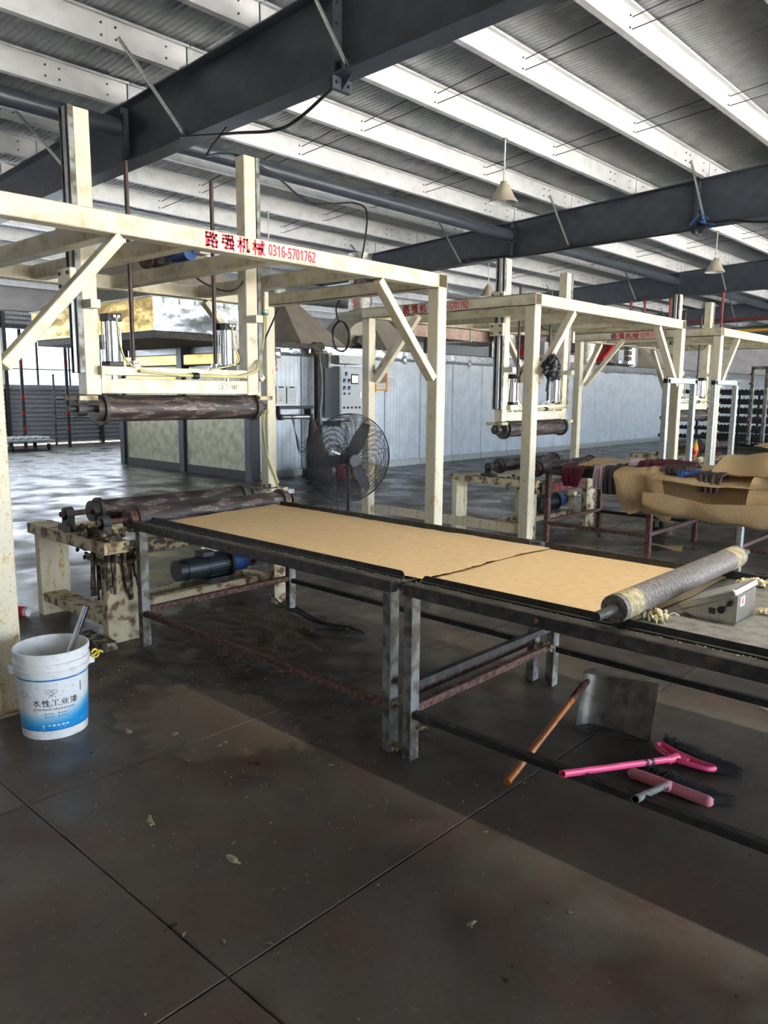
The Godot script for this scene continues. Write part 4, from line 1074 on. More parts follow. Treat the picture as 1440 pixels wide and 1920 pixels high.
	for e in 7:
		var a := rng.randf_range(0, .5)
		put("wire", wire([Vector3(.06, 1.25 - a * .5, .05), Vector3(.12, .95 - a, .25 + a * .3), Vector3(.1, .65 - a * .4, .45 + a * .2), Vector3(.08, .85, .62), Vector3(.06, 1.1, .55 + a * .3)], .005, 5, 6), "dark_grey", wp)
	put("conduit", wire([Vector3(.06, 2.2, .02), Vector3(.09, 1.6, -.03), Vector3(.08, 1.1, .02), Vector3(.1, .6, -.05), Vector3(.07, .1, .0)], .008), "galv", wp)
	var nf := thing("framed_notice", "white notice sheet in an orange frame on the oven wall", "notice", Vector3(-10.495, 1.53, -11.32))
	put("sheet", sp(Vector3(0, .03, -.13), Vector3(.006, .29, .16)), "white", nf)
	for f in [[0.0, .035, -.17, .20], [.285, .32, -.17, .20]]: put("frame_bar", sp(Vector3(0, f[0], f[2]), Vector3(.015, f[1], f[3])), "orange", nf)
	for f in [[-.16, -.12], [.15, .19]]: put("frame_bar", sp(Vector3(0, -.02, f[0]), Vector3(.016, .34, f[1])), "orange", nf)
	for l in 6: put("text_line", sp(Vector3(.006, .07 + l * .035, -.1), Vector3(.0066, .078 + l * .035, .12)), "dark_grey", nf)
	var nv := thing("wall_vent", "square white-edged vent panel beside the orange framed notice", "vent", Vector3(-10.497, 1.58, -11.6))
	put("panel", sp(Vector3(0, 0, -.12), Vector3(.005, .23, .12)), "cabinet_grey", nv)
	for f in [[0, .012, -.13, .13], [.22, .232, -.13, .13]]: put("edge", sp(Vector3(0, f[0], f[2]), Vector3(.008, f[1], f[3])), "white", nv)
	for f in [-.13, .118]: put("edge", sp(Vector3(0, 0, f), Vector3(.008, .232, f + .012)), "white", nv)

func burner(at: Vector3, label: String):
	var o := thing("gas_burner", label, "burner", at)
	put("body", sp(Vector3(-.2, .05, -.35), Vector3(.3, .62, .2), .02), "burner_box", o)
	put("control_box", sp(Vector3(.3, .15, -.3), Vector3(.45, .45, .0), .008), "cabinet_grey", o)
	for k in 3: put("control_box", sp(Vector3(.35, .15 + k * .16, -.75), Vector3(.5, .28 + k * .16, -.55), .006), "burner_box", o)
	var m := MB.new(); m.bar(Vector3(.35, .12, .95), Vector3(.35, .66, .1), .12, .20, Vector3.RIGHT, .006)
	put("arm", m, "red", o)
	put("stack", rod(Vector3(.1, .0, 1.3), Vector3(.1, .75, 1.3), .28, 24), "hose_foil", o)
	put("base", sp(Vector3(-.3, 0, -.9), Vector3(.5, .05, .4)), "dark_iron", o)
	put("drum", rod(Vector3(.1, 0, -1.3), Vector3(.1, .7, -1.3), .3, 24), "foil", o)

func hood_skin(a: Vector3, b: Vector3, s: int) -> MB:
	var no := fbm(s, 1.1, 3)
	var m := MB.new()
	var side := Vector3(b.x - a.x, 0, b.z - a.z)
	var out := side.cross(Vector3.UP).normalized() * -1.0
	m.sheet(24, 8, func(u: float, v: float):
		var edge: float = sin(PI * u) * sin(PI * v)
		var dent: float = .05 * exp(-pow((u - .45) * 5.0, 2)) * smoothstep(.5, 0.0, v) if s == 803 else 0.0
		return Vector3(a.x, lerpf(a.y, b.y, v), a.z) + side * u + out * (.03 * no.get_noise_2d(u * 4, v * 2) * edge - dent), .004)
	return m

func frustum(a0: Vector3, a1: Vector3, b0: Vector3, b1: Vector3) -> MB:
	var m := MB.new()
	var lo := [Vector3(a0.x, a0.y, a0.z), Vector3(a1.x, a0.y, a0.z), Vector3(a1.x, a0.y, a1.z), Vector3(a0.x, a0.y, a1.z)]
	var hi := [Vector3(b0.x, b0.y, b0.z), Vector3(b1.x, b0.y, b0.z), Vector3(b1.x, b0.y, b1.z), Vector3(b0.x, b0.y, b1.z)]
	var mid := (a0 + a1) * .5
	for k in 4:
		var k2 := (k + 1) % 4
		m.quad(lo[k], lo[k2], hi[k2], hi[k], (lo[k] + lo[k2]) * .5 - mid)
	m.quad(lo[0], lo[1], lo[2], lo[3], Vector3.DOWN); m.quad(hi[0], hi[1], hi[2], hi[3], Vector3.UP)
	return m

func crinkle(a: Vector3, b: Vector3, r: float, s: int) -> MB:
	var no := fbm(s, .8, 3)
	var m := MB.new()
	var n := int(a.distance_to(b) / .05)
	var pr := []
	for k in n + 1: pr.append(Vector2(r * (1.0 + .05 * no.get_noise_1d(k * 2.3) + (.03 if k % 4 == 0 else 0.0)), a.distance_to(b) * k / n))
	m.lathe(pr, 28, m.aim(a, b), true)
	return m

# ---------------------------------------------------------------- things beyond and among the presses
func build_back():
	# pedestal fan
	var f := thing("pedestal_fan", "large black pedestal fan with wire guard between the two lettered presses", "fan", Vector3(-5.12, 0, -5.08))
	var hub := Vector3(0, .885, 0)
	var axis := Vector3(.93, -.08, .36).normalized()
	var bs := Basis(Vector3.UP.cross(axis).normalized(), Vector3.ZERO, axis)
	bs.y = axis.cross(bs.x)
	var F := Transform3D(bs, hub)
	put("pole", rod(Vector3(0, .02, 0), Vector3(0, .84, 0), .022), "black", f)
	put("base", rod(Vector3(0, 0, 0), Vector3(0, .03, 0), .26, 32), "black", f)
	put("neck", rod(Vector3(0, .70, 0), Vector3(0, .86, 0), .032), "black", f)
	put("motor", rod(F * Vector3(0, 0.02, -.22), F * Vector3(0, 0.02, -.02), .085, 24), "chrome", f)
	put("hub", rod(F * Vector3(0, 0, .0), F * Vector3(0, 0, .07), .05, 20), "dark_grey", f)
	var blade := MB.new()
	blade.sheet(10, 3, func(u: float, v: float):
		var rr := lerpf(.05, .36, u)
		var w := .028 + .034 * sin(PI * clampf(u * .85 + .12, 0, 1))
		var t := (v - .5) * 2.0
		return Vector3(t * w + .03 * u, rr, .03 + t * .028 * (1.0 - .4 * u)), .004)
	var bmesh := blade.mesh()
	for k in 3:
		var b := put("blade", bmesh, "dark_grey", f)
		b.transform = F * Transform3D(Basis(Vector3.BACK, -.36 + k * TAU / 3), Vector3.ZERO)
	for side in [1, -1]:
		var gm := MB.new()
		var R := .418
		for k in 27:
			var rr := .06 + (R - .06) * k / 26.0
			var zz: float = side * (.13 * sqrt(maxf(0.0, 1.0 - pow(rr / R, 2.6))) + .004)
			var pts := []
			for e in 49: pts.append(F * Vector3(rr * cos(e * TAU / 48), rr * sin(e * TAU / 48), zz))
			gm.tube(pts, .0027 if k < 26 else .005, 4)
		for k in 14:
			var pts := []
			for e in 9:
				var rr := .05 + (R - .05) * e / 8.0
				pts.append(F * Vector3(rr * cos(k * TAU / 14 + .2), rr * sin(k * TAU / 14 + .2), side * .13 * sqrt(maxf(0.0, 1.0 - pow(rr / R, 2.6)))))
			gm.tube(pts, .0026, 4)
		put("front_guard" if side == 1 else "rear_guard", gm, "black", f)
	put("badge", rod(F * Vector3(0, 0, .134), F * Vector3(0, 0, .142), .055, 24), "dark_grey", f)
	put("cord", wire([F * Vector3(-.05, -.05, -.2), Vector3(-.1, .55, .05), Vector3(-.06, .25, .1), Vector3(-.12, .02, .14), Vector3(-.4, .01, .1)], .006), "black", f)
	# waste heap at the foot of the wiring post
	var sk := thing("woven_sack", "slumped grey woven sack leaning against the wiring post", "sack", Vector3(-9.75, 0, -9.0))
	var no := fbm(601, 2.0, 3)
	var sm := MB.new()
	sm.sheet(22, 16, func(u: float, v: float):
		var a: float = u * TAU
		var r: float = lerpf(.24, .03, pow(v, 1.6)) * (1.0 + .22 * no.get_noise_2d(cos(a) * 1.5 + 4, sin(a) * 1.5 + v * 3))
		return Vector3(r * cos(a) - .12 * v, 1.05 * v, r * sin(a) * .9 + .1 * v), .006)
	put("body", sm, "knit", sk)
	var rb := thing("red_pail", "small red pail beside the slumped woven sack", "pail", Vector3(-9.45, 0, -9.25))
	var rp := MB.new(); rp.lathe([Vector2(0, .01), Vector2(.10, .01), Vector2(.13, .24), Vector2(.137, .245), Vector2(.12, .24), Vector2(.09, .03), Vector2(0, .03)], 24)
	put("body", rp, "red", rb)
	put("handle", wire([Vector3(-.12, .23, 0), Vector3(-.06, .30, .03), Vector3(.06, .30, .03), Vector3(.12, .23, 0)], .004), "galv", rb)
	var yb := thing("yellow_carton", "yellow printed carton on the floor before the oven", "box", Vector3(-9.35, 0, -9.66), "", .1)
	put("body", sp(Vector3(-.15, 0, -.2), Vector3(.15, .26, .2), .004), "yellow", yb)
	for k in 4: put("print_band", sp(Vector3(.15, .05 + k * .05, -.17), Vector3(.152, .075 + k * .05, .12)), "pencil", yb)
	put("print_block", sp(Vector3(.15, .06, .13), Vector3(.152, .2, .19)), "red", yb)
	put("flap", sp(Vector3(-.15, .258, -.2), Vector3(.15, .262, -.005)), "felt", yb)
	# slatted trolley with two galvanised hoops beyond the second table
	var t := thing("slatted_trolley", "galvanised slatted trolley with two tall hoop handles behind the felt sheets", "trolley", Vector3(-2.2, 0, -9.2))
	for z in [-1.12, 1.12]: put("side_bar", sp(Vector3(-1.25, .18, z - .03), Vector3(1.4, .24, z + .03), .003), "galv", t)
	for x in [-1.22, .1, 1.37]: put("cross_bar", sp(Vector3(x - .03, .16, -1.12), Vector3(x + .03, .20, 1.12), .003), "galv", t)
	for k in 22: put("slat", sp(Vector3(-1.25, .24, -1.10 + k * .1), Vector3(1.4, .255, -1.075 + k * .1)), "galv", t)
	for k in 2:
		for e in [-.37, .37]: put("hoop_post", sp(Vector3(-1.25, .2, .68 - k * 1.38 + e - .03), Vector3(-1.19, 1.67, .68 - k * 1.38 + e + .03), .004), "galv", t)
		put("hoop_bar", sp(Vector3(-1.25, 1.62, .68 - k * 1.38 - .4), Vector3(-1.19, 1.68, .68 - k * 1.38 + .4), .004), "galv", t)
	for x in [-1.2, 1.3]:
		for z in [-1.1, 1.1]:
			var w := put("caster", rod(Vector3(x, .075, z - .02), Vector3(x, .075, z + .02), .075, 20), "black", t)
			put("fork", sp(Vector3(x - .02, .08, z - .035), Vector3(x + .02, .17, z + .035)), "galv", w)
	# black toothed racks before the far end of the oven
	for k in 2:
		var r := thing("toothed_rack", ["black drying rack of toothed arms in front of the pale oven", "black drying rack of toothed arms standing behind another rack"][k], "rack", Vector3(-5.6 + k * .5, 0, -17.2 - k * 1.1), "black toothed drying racks")
		for j in 7:
			var am := MB.new()
			var y := .36 + j * .195
			var x0 := -1.75 + rng.randf_range(-.1, .1) + (.25 if j % 2 == 0 else 0.0)
			am.span(Vector3(x0, y, -.03), Vector3(1.8, y + .075, .03))
			am.span(Vector3(-.4, y - .03, -.025), Vector3(1.2 + rng.randf_range(-.3, .3), y, .025))
			for e in 44: am.span(Vector3(x0 + .03 + e * .078, y + .075, -.02), Vector3(x0 + .055 + e * .078, y + .095, .02))
			put("toothed_arm", am, "black", r)
		for x in [-.9, .35, 1.5]: put("upright", sp(Vector3(x - .02, 0, -.06), Vector3(x + .02, 1.6, -.03)), "black", r)
		for x in [-.9, .35, 1.5]: put("foot", sp(Vector3(x - .04, 0, -.3), Vector3(x + .04, .05, .3)), "black", r)
	var up := thing("hook_stand", "tall grey steel stand with side hooks at the end of the racks", "stand", Vector3(-4.55, 0, -14.9))
	for e in [-.12, .12]: put("upright", sp(Vector3(e - .03, 0, -.03), Vector3(e + .03, 2.0, .03), .003), "leg_steel", up)
	put("top_bar", sp(Vector3(-.15, 1.96, -.03), Vector3(.6, 2.02, .03), .003), "leg_steel", up)
	for k in 9: put("hook", sp(Vector3(-.14, .5 + k * .17, .03), Vector3(-.08, .53 + k * .17, .14)), "dark_iron", up)
	put("foot", sp(Vector3(-.3, 0, -.25), Vector3(.3, .05, .25)), "leg_steel", up)
	put("red_tag", bx(Vector3(-.12, 1.02, .05), Vector3(.06, .06, .04), .01), "red", up)
	# pipes crossing under the third rafter
	var py := thing("gas_pipe", "thin yellow gas pipe crossing beneath the third rafter", "pipe", Vector3(-4.2, 3.13, -21.0))
	put("run", rod(Vector3(-3.2, 0, 0), Vector3(8.0, 0, 0), .045), "pipe_yellow", py)
	for p in [[-9.88, -20.8, 3.4, 4.05], [-9.48, -20.8, 3.4, 4.05], [-8.77, -20.8, 3.2, 4.05], [-7.40, -20.8, 3.1, 4.1]]:
		var pr := thing("red_drop_pipe", "thin red drop pipe below the third rafter", "pipe", Vector3(p[0], p[2], p[1]), "red drop pipes below the third rafter")
		put("run", rod(Vector3.ZERO, Vector3(0, p[3] - p[2], 0), .03), "pipe_red", pr)
		for y in [.05, p[3] - p[2] - .05]: put("coupling", rod(Vector3(0, y - .03, 0), Vector3(0, y + .03, 0), .045), "pipe_red", pr)
	var rh := thing("red_header_pipe", "thin red header pipe running level above the racks", "pipe", Vector3(-5.0, 3.42, -20.9))
	put("run", rod(Vector3(-4.0, 0, 0), Vector3(7.0, 0, 0), .03), "pipe_red", rh)
	# scaffold posts and a cart by the shuttered wall
	for s in [[-19.9, -9.38], [-20.3, -8.4]]:
		var q := thing("scaffold_post", "slim grey scaffold post with red tape bands by the shutters", "post", Vector3(s[0], 0, s[1]), "red taped scaffold posts")
		put("tube", rod(Vector3.ZERO, Vector3(0, 3.0, 0), .045), "dark_grey", q)
		for y in [.45, .85, 1.25, 2.1]: put("tape_band", rod(Vector3(0, y, 0), Vector3(0, y + .09, 0), .048), "red", q)
	var sc := thing("scaffold_tower", "steel scaffold frame leaning by the grey shutters", "scaffold", Vector3(-20.5, 0, -10.2))
	for y in [.75, 1.25]: put("rail", rod(Vector3(0, y, -1.2), Vector3(0, y, .9), .03), "leg_steel", sc)
	for z in [-1.2, .9]: put("upright", rod(Vector3(0, 0, z), Vector3(0, 1.9, z), .03), "leg_steel", sc)
	var ct := thing("platform_cart", "low steel platform cart with pipes by the grey shutters", "cart", Vector3(-19.7, 0, -8.1))
	put("deck", sp(Vector3(-.5, .22, -.55), Vector3(.5, .26, .55), .004), "galv", ct)
	for e in 6: put("pipe", rod(Vector3(-.5, .30, -.45 + e * .18), Vector3(.5, .30, -.45 + e * .18), .03), "galv", ct)
	for x in [-.4, .4]:
		for z in [-.45, .45]: put("caster", rod(Vector3(x, .08, z - .02), Vector3(x, .08, z + .02), .08, 16), "black", ct)

# ---------------------------------------------------------------- bucket, tools and floor litter
func build_floor_things():
	var b := thing("paint_bucket", "white plastic paint bucket with blue and white label beside the near press post", "bucket", Vector3(-3.30, 0, -1.42))
	var m := MB.new()
	m.lathe([Vector2(0, .004), Vector2(.132, .004), Vector2(.136, .0), Vector2(.138, .03), Vector2(.1385, .032), Vector2(.147, .285), Vector2(.156, .287), Vector2(.157, .305), Vector2(.149, .309), Vector2(.15, .325), Vector2(.159, .327), Vector2(.159, .338), Vector2(.151, .341), Vector2(.152, .362), Vector2(.158, .364), Vector2(.1585, .382), Vector2(.155, .386), Vector2(.150, .384), Vector2(.132, .02), Vector2(0, .02)], 56)
	put("shell", m, "bucket_white", b)
	put("liquid", rod(Vector3(0, .19, 0), Vector3(0, .20, 0), .139, 40), "liquid", b)
	# printed sleeve, wrapped round the side that faces the table
	var mid := atan2(1.42, 3.30) - .04
	var at := func(s: float, y: float, off: float):   # s metres round the bucket, to the reader's right
		var r := .1385 + (.147 - .1385) * (y - .032) / .253 + off
		var a: float = mid - s / .143
		return Vector3(cos(a) * r, y, sin(a) * r)
	var lab := MB.new()
	lab.sheet(48, 6, func(u: float, v: float): return at.call(lerpf(.21, -.21, u), lerpf(.04, .277, v), .0008), .0006)
	put("label", lab, label_print(), b)
	var keys := ["shui", "xing", "gong", "ye", "qi"]
	for i in 5:
		var c := MB.new(); strokes(c, keys[i], Transform3D(Basis(Vector3(.031, 0, 0), Vector3(0, .031, 0), Vector3(0, 0, 1)), Vector3(-.094 + i * .0385, .153, 0)), 11)
		var ink := MB.new()
		wrap_tris(ink, c.v, at, .0016)
		put("character", ink, "black", b)
	var em := MB.new(); ring_print(em, at)
	put("emblem", em, "black", b)
	var small := MB.new()
	wrap_text(small, "Water-borne industrial paint", .0125, Vector2(-.093, .140), at)
	put("lettering", small, "dark_grey", b)
	var dots := MB.new()
	for d in [[-.045, .117], [.008, .117], [-.045, .103], [.008, .103]]:
		wrap_rect(dots, d[0], d[1], .005, .005, at); wrap_rect(dots, d[0] + .009, d[1] + .0015, .028, .002, at)
	put("lettering", dots, "black", b)
	var foot := MB.new(); wrap_rect(foot, -.06, .062, .034, .006, at); wrap_rect(foot, -.018, .062, .03, .006, at); wrap_rect(foot, .02, .062, .03, .006, at)
	put("lettering", foot, "white", b)
	var hand := MB.new()
	for ln in [[[-.155, .215], [-.147, .222], [-.142, .214], [-.150, .206], [-.141, .197], [-.148, .188]], [[-.135, .186], [-.125, .210], [-.118, .214], [-.122, .190], [-.112, .196], [-.098, .190]], [[.112, .240], [.113, .195]]]:
		var p := []
		for q in ln: p.append(at.call(q[0], q[1], .001))
		hand.tube(p, .0009 if ln[0][0] < .1 else .0022, 4)
	put("marker_scrawl", hand, "black", b)
	for s in [1, -1]:
		var a: float = mid + s * PI * .5
		put("handle_lug", bx(Vector3(cos(a) * .16, .296, sin(a) * .16), Vector3(.03, .035, .03), .004), "bucket_white", b)
	var tie := MB.new()
	var ta := mid - 1.42
	var tp := Vector3(cos(ta) * .165, .33, sin(ta) * .165)
	tie.tube(curve([tp, tp + Vector3(-.004, .012, -.018), tp + Vector3(.002, -.006, -.034), tp + Vector3(.005, -.022, -.022), tp + Vector3(.0, -.018, -.005), tp + Vector3(.008, .004, -.03), tp + Vector3(.006, -.006, -.05)], 6), .005, 6)
	put("yellow_tie", tie, "yellow", b)
	var st := thing("steel_stirrer", "bright steel pipe leaning out of the paint bucket", "pipe", Vector3(-3.345, .03, -1.395))
	var pp := MB.new(); pp.pipe(Vector3(0, 0, 0), Vector3(.06, .50, -.19), .014, .002, 18)
	put("pipe", pp, "chrome", st)
	var rc := thing("red_plug", "small red and white plug on the floor behind the near press post", "plug", Vector3(-5.15, 0, -2.03), "", .5)
	put("body", rod(Vector3(-.05, .035, 0), Vector3(.03, .035, 0), .035, 20), "red", rc)
	put("face", rod(Vector3(.03, .035, 0), Vector3(.06, .035, 0), .03, 20), "white", rc)
	# scoop with wooden handle, standing on its side
	var s := thing("metal_scoop", "sheet metal dust scoop with a varnished wooden handle under the table", "dustpan", Vector3(-1.44, 0, -3.13))
	var pan := MB.new()
	pan.sheet(18, 6, func(u: float, v: float):
		var x := lerpf(-.165, .155, u); var y := lerpf(.004, .255, v); var z := -.06 * v
		if u < .3:
			var a := (.3 - u) / .3 * PI * .5
			x = lerpf(-.165, .155, .3) - .09 * sin(a); z = -.06 * v + .09 * (1.0 - cos(a))
		return Vector3(x, y, z), .0025)
	put("blade", pan, "pan_metal", s)
	for v in [0.0, 1.0]:
		var wl := MB.new()
		var y: float = .004 + .251 * v
		var dz: float = -.06 * v
		wl.extrude(PackedVector2Array([Vector2(-.155, .085), Vector2(-.13, .025), Vector2(-.07, .0), Vector2(.155, .0), Vector2(.15, .012), Vector2(-.10, .11), Vector2(-.15, .115)]), Transform3D(Basis(Vector3.RIGHT, Vector3.BACK, Vector3.DOWN), Vector3(0, y + .0012, dz)), .0025)
		put("side_wall", wl, "pan_metal", s)
	var hb := Vector3(-.155, .19, .03); var he := Vector3(-.085, .016, .755)
	var hm := MB.new(); hm.cyl(hb + (he - hb) * .14, he, .0135, .015, 16)
	put("handle", hm, "handle_wood", s)
	put("socket", rod(hb - (he - hb) * .04, hb + (he - hb) * .18, .016, 16), "rust", s)
	# two brooms
	broom(Vector3(-1.094, 0, -3.035), Vector3(.243, 0, .061).normalized(), "pink", true, "pink plastic broom with an open frame head and long pink pole")
	broom(Vector3(-1.045, 0, -2.75), Vector3(.28, 0, .012).normalized(), "pink_old", false, "faded pink broom head with a short stub of grey pole")
	# coil of dark cable beneath the first table
	var cc := thing("cable_coil", "thin dark cable coiled in loops on the floor beneath the table", "cable", Vector3(-3.4, 0, -3.22))
	put("cable", wire([Vector3(-.80, .10, -.16), Vector3(-.74, .008, -.20), Vector3(-.5, .006, -.16), Vector3(-.22, .006, -.10), Vector3(.02, .006, -.16), Vector3(.20, .006, -.10), Vector3(.12, .006, .06), Vector3(-.06, .007, .13), Vector3(-.10, .008, .03), Vector3(.05, .010, -.08), Vector3(.14, .012, .0), Vector3(.0, .012, .12), Vector3(-.12, .012, .06), Vector3(-.02, .012, -.06)], .006), "cord_dark", cc)
	put("cable_tail", wire([Vector3(-.80, .006, -.30), Vector3(-.5, .006, -.2), Vector3(-.25, .006, -.13), Vector3(-.04, .008, -.1)], .005), "cord_dark", cc)
	put("knot", bx(Vector3(.02, .012, -.10), Vector3(.05, .02, .03), .008), "cord_dark", cc)
	# dust drift and crumbs
	var no := fbm(701, 2.2, 4)
	var dm := MB.new()
	dm.sheet(70, 60, func(u: float, v: float):
		var x := lerpf(-4.9, -2.6, u); var z := lerpf(-2.05, -3.75, v)
		var d := 1.0 - Vector2((x + 3.85) / .95, (z + 2.85) / .72).length()
		return Vector3(x, -.012 + .030 * clampf(d, -.6, .6) + .020 * no.get_noise_2d(x * 3, z * 3), z), .002)
	var dd := put("dust_drift", dm, "dirt", self)
	dd.set_meta("kind", "stuff"); tag(dd, "brown felt dust drifted under the first table and feed bench", "dust")
	var cm := MB.new()
	rng.seed = 11
	for k in 900:
		var p := Vector3(rng.randfn(-3.3, .9), 0, rng.randfn(-2.2, .75))
		if p.z > -.7: continue
		var r := rng.randf_range(.001, .0036)
		cm.box(p + Vector3(0, r * .6, 0), Vector3(r * 2, r * 1.3, r * 1.6), 0.0, Basis(Vector3.UP, rng.randf() * TAU))
	for k in 260:
		var p := Vector3(rng.randf_range(-4.0, .2), 0, rng.randf_range(-4.6, -.7))
		var r := rng.randf_range(.001, .0034)
		cm.box(p + Vector3(0, r * .6, 0), Vector3(r * 2.2, r * 1.2, r * 1.6), 0.0, Basis(Vector3.UP, rng.randf() * TAU))
	var cr := put("crumbs", cm, "crumb", self)
	cr.set_meta("kind", "stuff"); tag(cr, "fine felt crumbs strewn over the concrete floor", "crumbs")
	# loose felt scraps on the floor, each where the photograph shows one
	var spots := [[-2.62, -1.83, .04], [-2.14, -2.02, .02], [-1.90, -1.36, .05], [-1.98, -1.42, .02], [-1.52, -1.20, .02], [-1.72, -1.06, .018], [-1.62, -1.12, .022], [-1.44, -1.45, .012], [-1.16, -1.64, .03], [-.98, -1.88, .02], [-1.40, -2.06, .016], [-1.31, -2.62, .022], [-1.62, -2.30, .02], [-1.95, -2.85, .02], [-2.25, -3.02, .02], [-1.98, -3.10, .028], [-.86, -3.40, .04], [-1.02, -3.85, .05], [-1.25, -3.62, .02], [-2.85, -1.75, .05], [-3.02, -1.62, .045], [-2.45, -2.62, .03], [-2.30, -1.30, .045], [-.92, -1.50, .012], [-1.08, -1.3, .014], [-2.0, -2.42, .025], [-2.5, -1.2, .02], [-1.75, -1.58, .014]]
	rng.seed = 21
	for p in spots:
		var sm := MB.new()
		var L: float = p[2]
		blob(sm, Vector3(0, L * .1, 0), Vector3(L * .36, L * .12, L * .3), 6)
		for k in 5: blob(sm, Vector3(rng.randf_range(-.45, .45) * L, L * .1, rng.randf_range(-.35, .35) * L), Vector3(L * .2, L * .1, L * .16), 5)
		var so := put("felt_scrap", sm, "glue_band" if L > .04 else "crumb", self)
		so.position = Vector3(p[0], 0, p[1]); so.rotation.y = rng.randf() * TAU; so.scale = Vector3(1.3, .7, .7)
		tag(so, "small pale scrap of felt lying loose on the concrete floor", "scrap", "felt scraps on the floor")
	# wool tufts on the table and on the frame joints
	for w in [[Vector3(-1.057, .745, -2.520), .05, "fluffy cream wool tuft on the table beside the steel tube"], [Vector3(-.96, .745, -3.28), .04, "cream wool tuft beneath the far end of the steel tube"], [Vector3(-.80, .74, -2.86), .016, "tiny wool crumb on the table beside the weighing indicator"], [Vector3(-1.99, .225, -2.30), .03, "dirty wool tuft snagged where the two table frames meet"], [Vector3(-1.96, .215, -3.36), .045, "dirty wool tuft snagged on the far leg joint"], [Vector3(-2.02, .03, -2.28), .025, "wool tuft caught between the feet of the two tables"], [Vector3(-1.93, .13, -2.31), .022, "wool strand hanging below the snagged tuft"]]:
		var tm := MB.new()
		for k in 60: blob(tm, Vector3(rng.randf_range(-1, 1) * w[1], rng.randf_range(-.15, .4) * w[1], rng.randf_range(-1, 1) * w[1] * .6), Vector3.ONE * w[1] * rng.randf_range(.07, .24), 5)
		for k in 24:
			var q: Vector3 = Vector3(rng.randf_range(-1, 1), 0, rng.randf_range(-1, 1)) * w[1]
			tm.tube(curve([q, q * 1.3 + Vector3(0, .012, 0), q * 1.6 + Vector3(.005, .002, 0)], 4), .002, 4)
		var to := put("wool_tuft", tm, "wool" if (w[2] as String).begins_with("fluffy") or (w[2] as String).begins_with("cream") or (w[2] as String).begins_with("tiny") else "glue_band", self)
		to.position = w[0]
		tag(to, w[2], "wool")

func label_print() -> StandardMaterial3D:
	var W := 512; var H := 256
	var im := Image.create(W, H, false, Image.FORMAT_RGB8)
	var no := fbm(901, .03, 4)
	for y in H:
		var h := 1.0 - float(y) / H
		for x in W:
			var u := 1.0 - float(x) / W
			var wave := .40 + .20 * (u - .5) * smoothstep(.35, 1.0, u) * 2.0 - .05 * sin(u * 5.0)
			var c := c8(226, 227, 224)
			c = c.lerp(c8(16, 140, 204), clampf((wave - h) * 3.6, 0, 1))
			if h > .955 and h < .985: c = c8(40, 110, 176)
			if h < .035: c = c8(30, 120, 180)
			if no.get_noise_2d(x, y) > .38: c = c.lerp(c8(190, 182, 166), .5)
			im.set_pixel(x, H - 1 - y, c)
	var m := StandardMaterial3D.new()
	m.resource_name = "label_print"
	m.albedo_texture = ImageTexture.create_from_image(im); m.roughness = .42
	return m
func wrap_tris(m: MB, v: PackedVector3Array, at: Callable, off: float):
	for i in range(0, v.size(), 3):
		var p := []
		for k in 3: p.append(at.call(v[i + k].x, v[i + k].y, off))
		m.flat(p[0], p[1], p[2], Vector3((p[0] as Vector3).x, 0, (p[0] as Vector3).z))
func wrap_rect(m: MB, s: float, y: float, w: float, h: float, at: Callable):
	m.quad(at.call(s, y, .0018), at.call(s + w, y, .0018), at.call(s + w, y + h, .0018), at.call(s, y + h, .0018), at.call(s, 0.0, 0.0))
func wrap_text(m: MB, s: String, size: float, o: Vector2, at: Callable):
	var a := text_mesh(s, size).get_mesh_arrays()
	var v: PackedVector3Array = a[Mesh.ARRAY_VERTEX]
	var idx: PackedInt32Array = a[Mesh.ARRAY_INDEX] if a[Mesh.ARRAY_INDEX] else PackedInt32Array()
	var flatv := PackedVector3Array()
	if idx.size() > 0:
		for i in idx: flatv.append(v[i] + Vector3(o.x, o.y, 0))
	else:
		for p in v: flatv.append(p + Vector3(o.x, o.y, 0))
	wrap_tris(m, flatv, at, .0016)
func ring_print(m: MB, at: Callable):      # the heart-shaped line emblem above the name
	for s in [-1, 1]:
		for r in [.013, .008]:
			var p := []
			for k in 17: p.append(at.call(-.015 + s * .011 + r * 1.15 * cos(k * TAU / 16), .221 + r * .6 * sin(k * TAU / 16), .001))
			m.tube(p, .0006, 4)
		m.tube([at.call(-.015 + s * .022, .214, .001), at.call(-.015, .196, .001)], .0008, 4)
	m.tube([at.call(-.022, .207, .001), at.call(-.016, .200, .001), at.call(-.006, .211, .001)], .0018, 4)
	for s in [-.028, -.004]: wrap_rect(m, s, .195, .005, .003, at)

